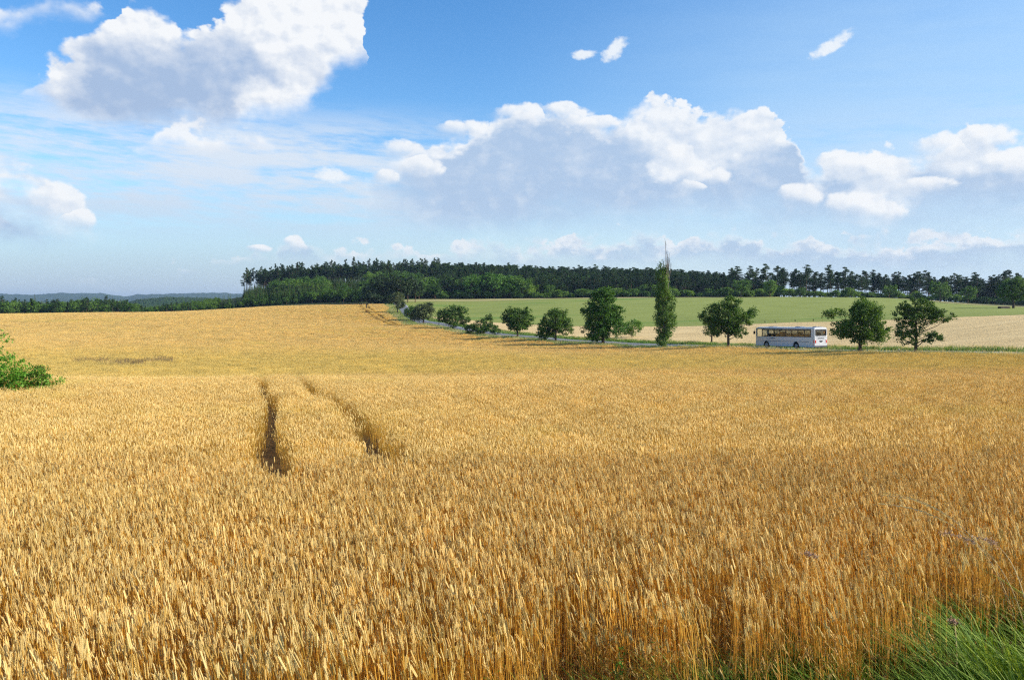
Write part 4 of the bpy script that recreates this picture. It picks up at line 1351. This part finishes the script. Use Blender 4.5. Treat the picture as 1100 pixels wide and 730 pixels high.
    scatter('forest', protos, mats, np.c_[pts, height(pts[:, 0], pts[:, 1]) - .1], np.array(ids), np.c_[np.zeros((len(pts), 2)), rng.uniform(0, 6.28, len(pts))], np.array(sc),
            'dense mixed forest covering the hill behind the fields', 'forest')


forest()


# ------------------------------------------------------------------ hills far away
def ridge(name, px0, px1, Y, prof, depth, mat, seed):
    r = np.random.default_rng(seed)
    nu, nv = 240, 40
    px = np.linspace(px0, px1, nu)
    t = np.interp(px, [p[0] for p in prof], [p[1] for p in prof])
    rough = np.cumsum(r.normal(0, 1, nu)); rough -= np.linspace(rough[0], rough[-1], nu); rough /= np.abs(rough).max() + 1e-9
    V = []
    for j in range(nv):
        v = j / (nv - 1) * 2 - 1
        yy = Y + v * depth
        env = np.clip(1 - v * v, 0, 1) ** .7
        x = np.array([xy(p, Y)[0] for p in px]) * (1 + v * depth / Y)
        z = -16 + (t + 16) * env * (1 + .03 * rough * (1 if Y > 3000 else 2)) + r.normal(0, .004 * Y / 6, nu) * env
        V.append(np.c_[x, np.full(nu, yy), z])
    V = np.concatenate(V)
    i = np.arange(nv - 1)[:, None] * nu; j = np.arange(nu - 1)[None]
    f = np.stack([i + j, i + j + 1, i + nu + j + 1, i + nu + j], -1).reshape(-1, 4)
    return structure(link(bpy.data.objects.new(name, np_mesh(name, V, [f], mat, smooth=True))))


M['hillwood'] = ground_mat('hill_woods', ((.018, .04, .014), (.03, .06, .018), (.06, .10, .028)), .02, bump=1.0)


def zt(py, Y): return P(0, py, Y)[2]


ridge('distant_hills', -500, 700, 6200, [(-500, zt(314, 6200)), (-100, zt(316.5, 6200)), (0, zt(316, 6200)), (35, zt(316.8, 6200)), (70, zt(315.4, 6200)), (110, zt(315.6, 6200)), (135, zt(319, 6200)), (150, zt(317, 6200)), (185, zt(316, 6200)), (225, zt(314.8, 6200)), (300, zt(318, 6200)), (700, zt(321, 6200))], 900, M['hillwood'], 3)
ridge('wooded_hill', 110, 330, 1500, [(110, zt(332, 1500)), (150, zt(321.5, 1500)), (180, zt(319, 1500)), (215, zt(319.5, 1500)), (260, zt(322, 1500)), (330, zt(326, 1500))], 200, M['hillwood'], 5)


# ------------------------------------------------------------------ the bus
def box(G, x0, x1, y0, y1, z0, z1, mat=0):
    v = [(x, y, z) for x in (x0, x1) for y in (y0, y1) for z in (z0, z1)]
    G.add(v, [[0, 1, 3, 2], [4, 6, 7, 5], [0, 4, 5, 1], [2, 3, 7, 6], [0, 2, 6, 4], [1, 5, 7, 3]], mat)


def bevel(o, w=.02, seg=2):
    m = o.modifiers.new('bevel', 'BEVEL'); m.width = w; m.segments = seg; m.limit_method = 'ANGLE'
    return o


def glass(name, col, alpha_t=.5):
    m, g, out = mat_new(name)
    t = g.new('ShaderNodeBsdfTransparent'); t.inputs[0].default_value = col + (1,)
    gl = g.new('ShaderNodeBsdfGlossy'); gl.inputs['Roughness'].default_value = .03
    mx = g.new('ShaderNodeMixShader'); mx.inputs[0].default_value = .07; g.l.new(t.outputs[0], mx.inputs[1]); g.l.new(gl.outputs[0], mx.inputs[2])
    g.l.new(mx.outputs[0], out.inputs[0])
    return m


def prism(G, prof, y0, y1, mat=0):
    """profile in x,z extruded from y0 to y1 (triangle fan caps through ear-free convex shapes)"""
    n = len(prof)
    v = [(x, y0, z) for x, z in prof] + [(x, y1, z) for x, z in prof]
    G.add(v, [[i, (i + 1) % n, n + (i + 1) % n, n + i] for i in range(n)], mat)


def bus():
    W = simple('bus_paint', (.60, .61, .62), .28, .5, coat=.5, var=.05, scale=1.5)
    BK = simple('bus_black', (.012, .013, .016), .35, .5)
    RUB = simple('tyre_rubber', (.018, .018, .018), .85, .2)
    RIM = simple('rim_steel', (.25, .26, .27), .5, .5, .4)
    SEAT = simple('seat_fabric', (.04, .045, .07), .8, .2)
    GL = glass('window_glass', (.68, .71, .73)); GD = glass('driver_glass', (.985, .99, .985))
    RED = simple('tail_red', (.55, .03, .02), .3, .6); OR = simple('orange_sign', (.9, .32, .03), .5, .3)
    GRY = simple('dark_trim', (.08, .085, .10), .5, .4)
    L, H2, HT = 11.3, 1.25, 3.12
    head = radians(180 - 64)
    rl = np.array(xy(874, 117.0))
    d = np.array([cos(head), sin(head)]); n = np.array([-d[1], d[0]])   # n: the bus's own left, towards the camera
    c = rl - n * H2 + d * (L / 2)
    root = bpy.data.objects.new('bus', None); link(root)
    z_r = hz(*(rl - n * H2)) + .23; z_f = hz(*(rl - n * H2 + d * L)) + .23
    root.location = (c[0], c[1], (z_r + z_f) / 2)
    root.rotation_euler = (0, -math.atan2(z_f - z_r, L), head); root.scale = (1.07, 1.04, 1.06)
    tag(root, 'white coach with a dark window band seen from behind, driving away along the road', 'bus')
    x0, x1 = -L / 2, L / 2
    wheels = (x0 + 3.35, x0 + 3.35 + 5.75)
    # body: side skins with wheel openings cut out, ends, floor
    B = Geo()
    zb, zs, zt_ = .34, 1.72, 2.84
    for s in (1, -1):
        yo = s * H2; yi = s * (H2 - .06)
        xs = sorted(set(np.round(np.concatenate([np.linspace(x0 + .12, x1 - .12, 40)] + [w + .56 * np.cos(np.linspace(0, pi, 15)) for w in wheels]), 4)))
        low = []
        for x in xs:
            z = zb
            for w in wheels:
                if abs(x - w) < .5601: z = max(z, .50 + sqrt(max(0, .56 ** 2 - (x - w) ** 2)))
            low.append(z)
        m_ = len(xs)
        # slight tumblehome: the side leans in above the sill
        v = [(x, yo, z) for x, z in zip(xs, low)] + [(x, yo, 1.08) for x in xs] + [(x, yo * .995, zs) for x in xs]
        v += [(x, yi, z) for x, z in zip(xs, low)] + [(x, yi, zs) for x in xs]
        f = []
        for i in range(m_ - 1):
            f += [[i, i + 1, m_ + i + 1, m_ + i], [m_ + i, m_ + i + 1, 2 * m_ + i + 1, 2 * m_ + i], [2 * m_ + i, 2 * m_ + i + 1, 4 * m_ + i + 1, 4 * m_ + i],
                  [4 * m_ + i, 4 * m_ + i + 1, 3 * m_ + i + 1, 3 * m_ + i], [3 * m_ + i, 3 * m_ + i + 1, i + 1, i]]
        B.add(v, f)
        # header above windows
        box(B, x0 + .1, x1 - .1, min(yo * .985, yi * .985), max(yo * .985, yi * .985), zt_, 2.96)
        # wide rear pillar
        box(B, x0 + .1, x0 + .62, min(yo * .99, yi), max(yo * .99, yi), zs - .01, 2.9)
        box(B, x1 - .22, x1 - .08, min(yo * .99, yi), max(yo * .99, yi), zs - .01, 2.9)
    # rear wall (below and round the window), front wall
    box(B, x0, x0 + .13, -H2 + .03, H2 - .03, .38, 1.92)
    box(B, x0 + .02, x0 + .13, -H2 + .03, -H2 + .2, 1.90, 2.75); box(B, x0 + .02, x0 + .13, H2 - .2, H2 - .03, 1.90, 2.75)
    box(B, x1 - .13, x1, -H2 + .03, H2 - .03, .36, 1.35)
    box(B, x1 - .12, x1 - .02, -H2 + .03, -H2 + .14, 1.35, 2.75); box(B, x1 - .12, x1 - .02, H2 - .14, H2 - .03, 1.35, 2.75)
    for s in (1, -1):      # rounded corner posts
        for xx in (x0 + .12, x1 - .12):
            B.tube([(xx, s * (H2 - .12), .38), (xx, s * (H2 - .12), 2.9)], .118, 10)
    box(B, x0 + .1, x1 - .1, -H2 + .08, H2 - .08, .5, .62)     # floor
    bevel(B.obj('body', [W], root), .015)
    R = Geo()
    prof = []
    for t in np.linspace(0, pi, 13):
        yy = cos(t); prof.append((np.sign(yy) * abs(yy) ** .45 * (H2 - .015), 2.93 + .20 * sin(t) ** .6))
    xs = [x0 + .02, x0 + .12, x0 + .4, x1 - .5, x1 - .15, x1 - .02]; zoff = [-.14, -.03, 0, 0, -.04, -.16]
    m_ = len(prof); v = []
    for x, zo in zip(xs, zoff):
        k = 1 - .02 * (zo < -.1)
        v += [(x, y * k, z + zo) for y, z in prof]
    f = [[i * m_ + j, i * m_ + j + 1, (i + 1) * m_ + j + 1, (i + 1) * m_ + j] for i in range(len(xs) - 1) for j in range(m_ - 1)]
    f += [[i * m_, (i + 1) * m_, (i + 1) * m_ + m_ - 1, i * m_ + m_ - 1] for i in range(len(xs) - 1)]
    R.add(v, f)
    for e in (0, len(xs) - 1):
        b = e * m_
        R.f3.append(np.array([[R.n - len(v) + b, R.n - len(v) + b + j, R.n - len(v) + b + j + 1] for j in range(1, m_ - 1)])); R.m3.append(np.zeros(m_ - 2, int))
    ro = R.obj('roof', [W], root, smooth=False)
    for x, w_ in ((x0 + .8, .62), (x0 + 3.8, .95), (x1 - 2.3, .95)):
        h = Geo(); box(h, x - w_ / 2, x + w_ / 2, -.45, .45, 3.12, 3.22); bevel(h.obj('roof_hatch', [GRY], ro), .03)
    # windows: panes between black posts
    for s in (1, -1):
        n_ = 8; a, b = x0 + .66, x1 - 1.35
        edges = np.linspace(a, b, n_ + 1)
        for i in range(n_):
            g_ = Geo(); box(g_, edges[i] + .045, edges[i + 1] - .045, s * 1.205, s * 1.215, zs + .06, zt_ - .17)
            if s < 0: pass
            w = g_.obj('window', [GL], root)
            fr = Geo()
            for (u0, u1, v0, v1) in ((edges[i], edges[i + 1], zs, zs + .06), (edges[i], edges[i + 1], zt_ - .17, zt_), (edges[i], edges[i] + .045, zs + .06, zt_ - .04), (edges[i + 1] - .045, edges[i + 1], zs + .06, zt_ - .04)):
                box(fr, u0, u1, s * 1.19, s * 1.235, v0, v1)
            fr.obj('window_frame', [BK], w)
        g_ = Geo(); box(g_, x1 - 1.28, x1 - .28, s * 1.205, s * 1.215, 1.62, zt_ - .04); w = g_.obj('driver_window', [GD], root)
        fr = Geo()
        for (u0, u1, v0, v1) in ((x1 - 1.35, x1 - .22, zs - .01, zs + .04), (x1 - 1.35, x1 - .22, zt_ - .04, zt_), (x1 - 1.35, x1 - 1.28, zs, zt_), (x1 - .28, x1 - .22, zs, zt_)):
            box(fr, u0, u1, s * 1.19, s * 1.235, v0, v1)
        fr.obj('window_frame', [BK], w)
    g_ = Geo(); box(g_, x0 + .045, x0 + .055, -.98, .98, 1.97, 2.62); w = g_.obj('rear_window', [glass('rear_glass', (.66, .70, .74))], root)
    fr = Geo()
    for (y0, y1, z0, z1) in ((-1.06, 1.06, 1.90, 1.97), (-1.06, 1.06, 2.62, 2.80), (-1.06, -.98, 1.97, 2.62), (.98, 1.06, 1.97, 2.62)):
        box(fr, x0 - .01, x0 + .06, y0, y1, z0, z1)
    fr.obj('window_frame', [BK], w)
    g_ = Geo(); box(g_, x1 - .06, x1 - .05, -1.1, 1.1, 1.36, 2.74); g_.obj('windscreen', [GD], root)
    g_ = Geo(); box(g_, x0 + .07, x0 + .10, -.93, -.55, 2.22, 2.56); g_.obj('route_sign', [OR], root)
    # lights, plate, trim
    for s in (1, -1):
        g_ = Geo(); box(g_, x0 - .02, x0 + .05, s * 1.04 - .11, s * 1.04 + .11, .92, 1.38)
        box(g_, x0 + .03, x0 + .20, s * 1.246 - .012, s * 1.246 + .012, .92, 1.36)
        bevel(g_.obj('tail_light', [RED], root), .01)
        g_ = Geo(); box(g_, x0 + .02, x0 + .24, s * 1.25 - .012, s * 1.25 + .012, .66, .74); g_.obj('reflector', [RED], root)
        g_ = Geo(); box(g_, x1 - .02, x1 + .03, s * .95 - .16, s * .95 + .16, .72, .9); bevel(g_.obj('headlight', [GD], root), .01)
        g_ = Geo(); box(g_, x0 + .9, x1 - .9, s * 1.256 - .008, s * 1.256 + .008, 1.06, 1.11); g_.obj('side_trim', [GRY], root)
        g_ = Geo(); box(g_, x1 - .02, x1 + .28, s * 1.38 - .06, s * 1.38 + .06, 2.05, 2.5)
        g_.tube([(x1 - .1, s * 1.2, 2.75), (x1 + .1, s * 1.36, 2.72), (x1 + .12, s * 1.38, 2.45)], .02, 5); g_.obj('mirror', [BK], root)
    g_ = Geo(); box(g_, x0 - .05, x0 + .1, -1.2, 1.2, .34, .58); bevel(g_.obj('rear_bumper', [GRY], root), .03)
    g_ = Geo(); box(g_, x1 - .05, x1 + .07, -1.2, 1.2, .32, .58); bevel(g_.obj('front_bumper', [GRY], root), .03)
    g_ = Geo(); box(g_, x0 - .012, x0 + .01, -.26, .26, .80, .92); g_.obj('number_plate', [simple('plate_white', (.7, .7, .68))], root)
    # dark emblem on the engine cover: a flattened winged badge
    g_ = Geo()
    for (ya, yb, za, zb2) in ((-.10, .10, 1.02, 1.26), (-.34, -.12, 1.12, 1.24), (.12, .34, 1.12, 1.24), (-.22, -.10, 1.04, 1.11), (.10, .22, 1.04, 1.11)):
        box(g_, x0 - .012, x0 + .004, ya, yb, za, zb2)
    g_.obj('emblem', [BK], root)
    g_ = Geo(); box(g_, x0 - .006, x0 + .004, -.95, .95, 1.70, 1.73); box(g_, x0 - .006, x0 + .004, -.95, .95, 1.44, 1.46)
    for k in range(6): box(g_, x0 - .008, x0 + .004, -.6, .6, 1.50 + .03 * k, 1.512 + .03 * k)
    g_.obj('engine_grille', [GRY], root)
    g_ = Geo()
    for k in range(5): box(g_, x1 - 3.9 + .22 * k, x1 - 3.76 + .22 * k, 1.247, 1.256, 1.42, 1.55)
    g_.obj('side_lettering', [GRY], root)
    # interior
    g_ = Geo()
    for i in range(11):
        for y in (.62, -.62):
            x = x0 + .9 + i * .82
            box(g_, x, x + .42, y - .45, y + .45, .95, 1.1); box(g_, x - .06, x + .06, y - .36, y + .36, 1.05, 2.14 + .26 * ((i * 7 + (y > 0) * 3) % 4 == 0))
    bevel(g_.obj('seats', [SEAT], root), .03); bpy.data.objects['seats'].name = 'seat_rows'
    g_ = Geo(); box(g_, x1 - 1.7, x1 - 1.62, .1, 1.15, .62, 1.9); g_.obj('driver_partition', [BK], root)
    # wheels
    for k, wx in enumerate(wheels):
        for s in (1, -1):
            t = Geo()
            ys = np.array([-.15, -.15, -.12, -.05, .05, .12, .15, .15]); rs = np.array([.30, .44, .475, .48, .48, .475, .44, .30])
            th = np.arange(28) / 28 * 2 * pi
            v = [(wx + r * cos(a), s * 1.08 + y, .48 + r * sin(a)) for y, r in zip(ys, rs) for a in th]
            f = [[i * 28 + j, i * 28 + (j + 1) % 28, (i + 1) * 28 + (j + 1) % 28, (i + 1) * 28 + j] for i in range(7) for j in range(28)]
            t.add(v, f)
            wo = t.obj('wheel', [RUB], root, smooth=True)
            rm = Geo()
            prof = [(.30, .13), (.27, .06), (.16, .05), (.12, .12), (.0, .13)]
            v = [(wx + r * cos(a), s * (1.08 + y), .48 + r * sin(a)) for r, y in prof[:-1] for a in th] + [(wx, s * 1.21, .48)]
            f = [[i * 28 + j, i * 28 + (j + 1) % 28, (i + 1) * 28 + (j + 1) % 28, (i + 1) * 28 + j] for i in range(3) for j in range(28)]
            rm.add(v, f)
            q = len(v) - 1
            rm.f3.append(np.array([[3 * 28 + j, 3 * 28 + (j + 1) % 28, q] for j in range(28)])); rm.m3.append(np.zeros(28, int))
            rm.obj('rim', [RIM], wo, smooth=True)
    g_ = Geo(); box(g_, x0 + .4, x0 + 2.4, -.9, .9, .26, .5); box(g_, x0 + 4.6, x1 - 3.6, -.8, .8, .28, .5); box(g_, x0 + 3.2, x0 + 3.5, -1, 1, .35, .6); box(g_, x0 + 8.95, x0 + 9.25, -1, 1, .35, .6)
    g_.obj('underframe', [BK], root)


bus()


# ------------------------------------------------------------------ small things
def posts():
    wp = simple('post_white', (.62, .62, .60), .6, .3); dk = simple('post_dark', (.035, .03, .028), .8, .2)
    wood = simple('old_wood', (.13, .10, .07), .9, .1, var=.3)
    r = bpy.data.objects.new('marker_post', None); link(r); r.location = at(967, 98)
    tag(r, 'white roadside marker post between the two trees behind the bus', 'post')
    g_ = Geo(); g_.tube([(0, 0, -.2), (0, 0, .9), (0, 0, 1.05)], [.07, .07, .05], 8); g_.obj('post', [wp], r)
    g_ = Geo(); g_.tube([(0, 0, .74), (0, 0, .90)], [.073, .073], 8); g_.obj('band', [dk], r)
    r = bpy.data.objects.new('field_post', None); link(r); r.location = at(393.5, 322)
    tag(r, 'dark upright post standing beside the wheel tracks on the crest of the wheat', 'post')
    g_ = Geo(); g_.tube([(0, 0, -.3), (.03, 0, 1.2), (.02, 0, 2.5)], [.22, .2, .17], 8); g_.obj('post', [dk], r)
    g_ = Geo(); g_.tube([(.02, 0, 2.48), (.02, 0, 2.62)], [.22, .14], 8); g_.obj('cap', [wood], r)
    for px, lab in ((822, 'first'), (833, 'second'), (854.5, 'third'), (874, 'fourth')):
        x, y = xy(px, 196 - (px - 850) * .15)
        g_ = Geo(); g_.tube([(0, 0, -.2), (.02, 0, .3), (0, 0, .55)], [.11, .10, .09], 7)
        o = g_.obj('boundary_post', [dk]); o.location = (x, y, hz(x, y))
        tag(o, '%s short dark stake from the wide round tree, between green and pale crop' % lab, 'stake', 'stakes between the two fields')
    # log pile by the lone tree
    r = bpy.data.objects.new('log_pile', None); link(r)
    r.location = at(1078.5, 258)
    tag(r, 'low dark stack of logs lying beside the lone broad tree', 'log pile')
    for row, n_ in enumerate((5, 4)):
        for i in range(n_):
            g_ = Geo(); y = (i - n_ / 2) * .42 + row * .05; z = .2 + row * .34
            g_.tube([(-1.5 + rng.normal(0, .06), y, z), (0, y, z), (1.5 + rng.normal(0, .06), y, z)], [.2, .2, .19], 8); g_.obj('log', [wood], r)


posts()


def tall_grass_stalks():
    """stray tall grasses leaning over the wheat from the bank"""
    labs = ['tall straw coloured grass stalk arching highest over the wheat from the green bank',
            'straw grass stalk arching just under the highest one',
            'thin straw grass stalk arching lowest of the pale ones',
            'leaning grass stalk with a long purple-brown plume over the wheat edge',
            'shorter leaning grass stalk with a purple-brown plume beside the longer plume',
            'single grass stalk with a small reddish plume out in the wheat away from the bank',
            'upright fluffy brown plume standing in the green grass of the bank']
    # foot (px, Y), tip (px,py,Y), plume kind
    spec = [((1105, 6.6), (946, 529, 7.6), 0), ((1108, 6.5), (950, 531.5, 7.5), 0), ((1112, 6.6), (944, 541, 7.4), 0),
            ((1118, 6.2), (1010, 572, 6.8), 1), ((1122, 6.2), (1047, 578, 6.6), 1), ((915, 6.4), (862, 594, 6.7), 1), ((1040, 5.4), (1022, 668, 5.4), 1)]
    for lab, (ft, tp, kind) in zip(labs, spec):
        x, y = xy(*ft); f = np.array([x, y, hz(x, y)]); t = np.array(P(*tp))
        r = bpy.data.objects.new('grass_stalk', None); link(r); r.location = f
        tag(r, lab, 'grass stalk', 'tall grass stalks leaning over the wheat')
        d = t - f
        u = np.linspace(0, 1, 14)[:, None]
        ctrl_ = np.array([d[0] * .25, d[1] * .2, max(d[2] * 1.15, .5)])
        pts = 2 * u * (1 - u) * ctrl_ + u ** 2 * d
        S = Geo(); S.tube(pts, np.linspace(.0048, .0022, 14), 4, 0, tone=.9)
        S.obj('stem', [M['straw']], r)
        Q = Geo()
        m_ = 110 if kind else 46
        k = rng.uniform(.72 if kind else .62, 1.0, m_)
        pp = np.stack([np.interp(k, u[:, 0], pts[:, i]) for i in range(3)], -1)
        if kind:
            pp += rng.normal(size=(m_, 3)) * np.array([.014, .014, .012])
            leaves(Q, pp, 0, .022, 0)
        else:
            dr = unit(pts[-1] - pts[-4])
            for q in pp:
                a = q; b = q + unit(dr + rng.normal(size=3) * .25) * .036; s_ = np.array([0, 0, .0045])
                Q.add([a, (a + b) / 2 + s_, b, (a + b) / 2 - s_], [[0, 1, 2, 3]], 0, rng.random())
        Q.obj('plume', [M['panicle'] if kind else M['straw']], r)


tall_grass_stalks()


def weed_plants():
    spots = [(-.75, 4.95, 'small leafy green weed among the stalks at the lower edge, farthest from the bank grass'), (-.05, 5.30, 'leafy green weed among the stalks below the middle of the field edge'),
             (.72, 5.52, 'taller leafy green weed with yellow tips in front of the stalks'), (1.0, 5.58, 'bushy green weed just beside the taller yellow-tipped one')]
    for i, (x, y, lab) in enumerate(spots):
        r = bpy.data.objects.new('weed_plant', None); link(r); r.location = (x, y, hz(x, y))
        tag(r, lab, 'weed', 'green weeds at the foot of the wheat')
        h = (.30, .36, .48, .42)[i]
        S = Geo(); Lf = Geo()
        for _ in range(4):
            a = rng.uniform(0, 6.28); e = np.array([cos(a) * .1, sin(a) * .1, h * rng.uniform(.7, 1)])
            S.tube([(0, 0, 0), e * [.4, .4, .5], e], [.003, .0025, .0015], 4)
            for t in np.linspace(.25, 1, 8):
                p = e * t; la = rng.uniform(0, 6.28); o = np.array([cos(la), sin(la), .35]); s_ = np.array([-sin(la), cos(la), 0]) * .008; l = .06
                Lf.add([p, p + o * l * .5 + s_, p + o * l - [0, 0, .01], p + o * l * .5 - s_], [[0, 1, 2, 3]], 0, rng.random())
        S.obj('stem', [M['grass']], r); Lf.obj('foliage', [M['bush_leaf']], r)


weed_plants()


# ------------------------------------------------------------------ the air
def haze():
    g_ = Geo(); box(g_, -8800, 8800, -60, 8800, -18, 72)
    m, g, out = mat_new('haze')
    v = g.new('ShaderNodeVolumePrincipled')
    v.inputs['Color'].default_value = (.54, .72, .98, 1)
    v.inputs['Density'].default_value = HAZE
    v.inputs['Anisotropy'].default_value = .2
    g.l.new(v.outputs[0], out.inputs['Volume'])
    o = g_.obj('haze', [m]); tag(o, 'pale blue summer haze over the far fields and hills', 'haze', kind='stuff')


HAZE = 0.8e-4
haze()
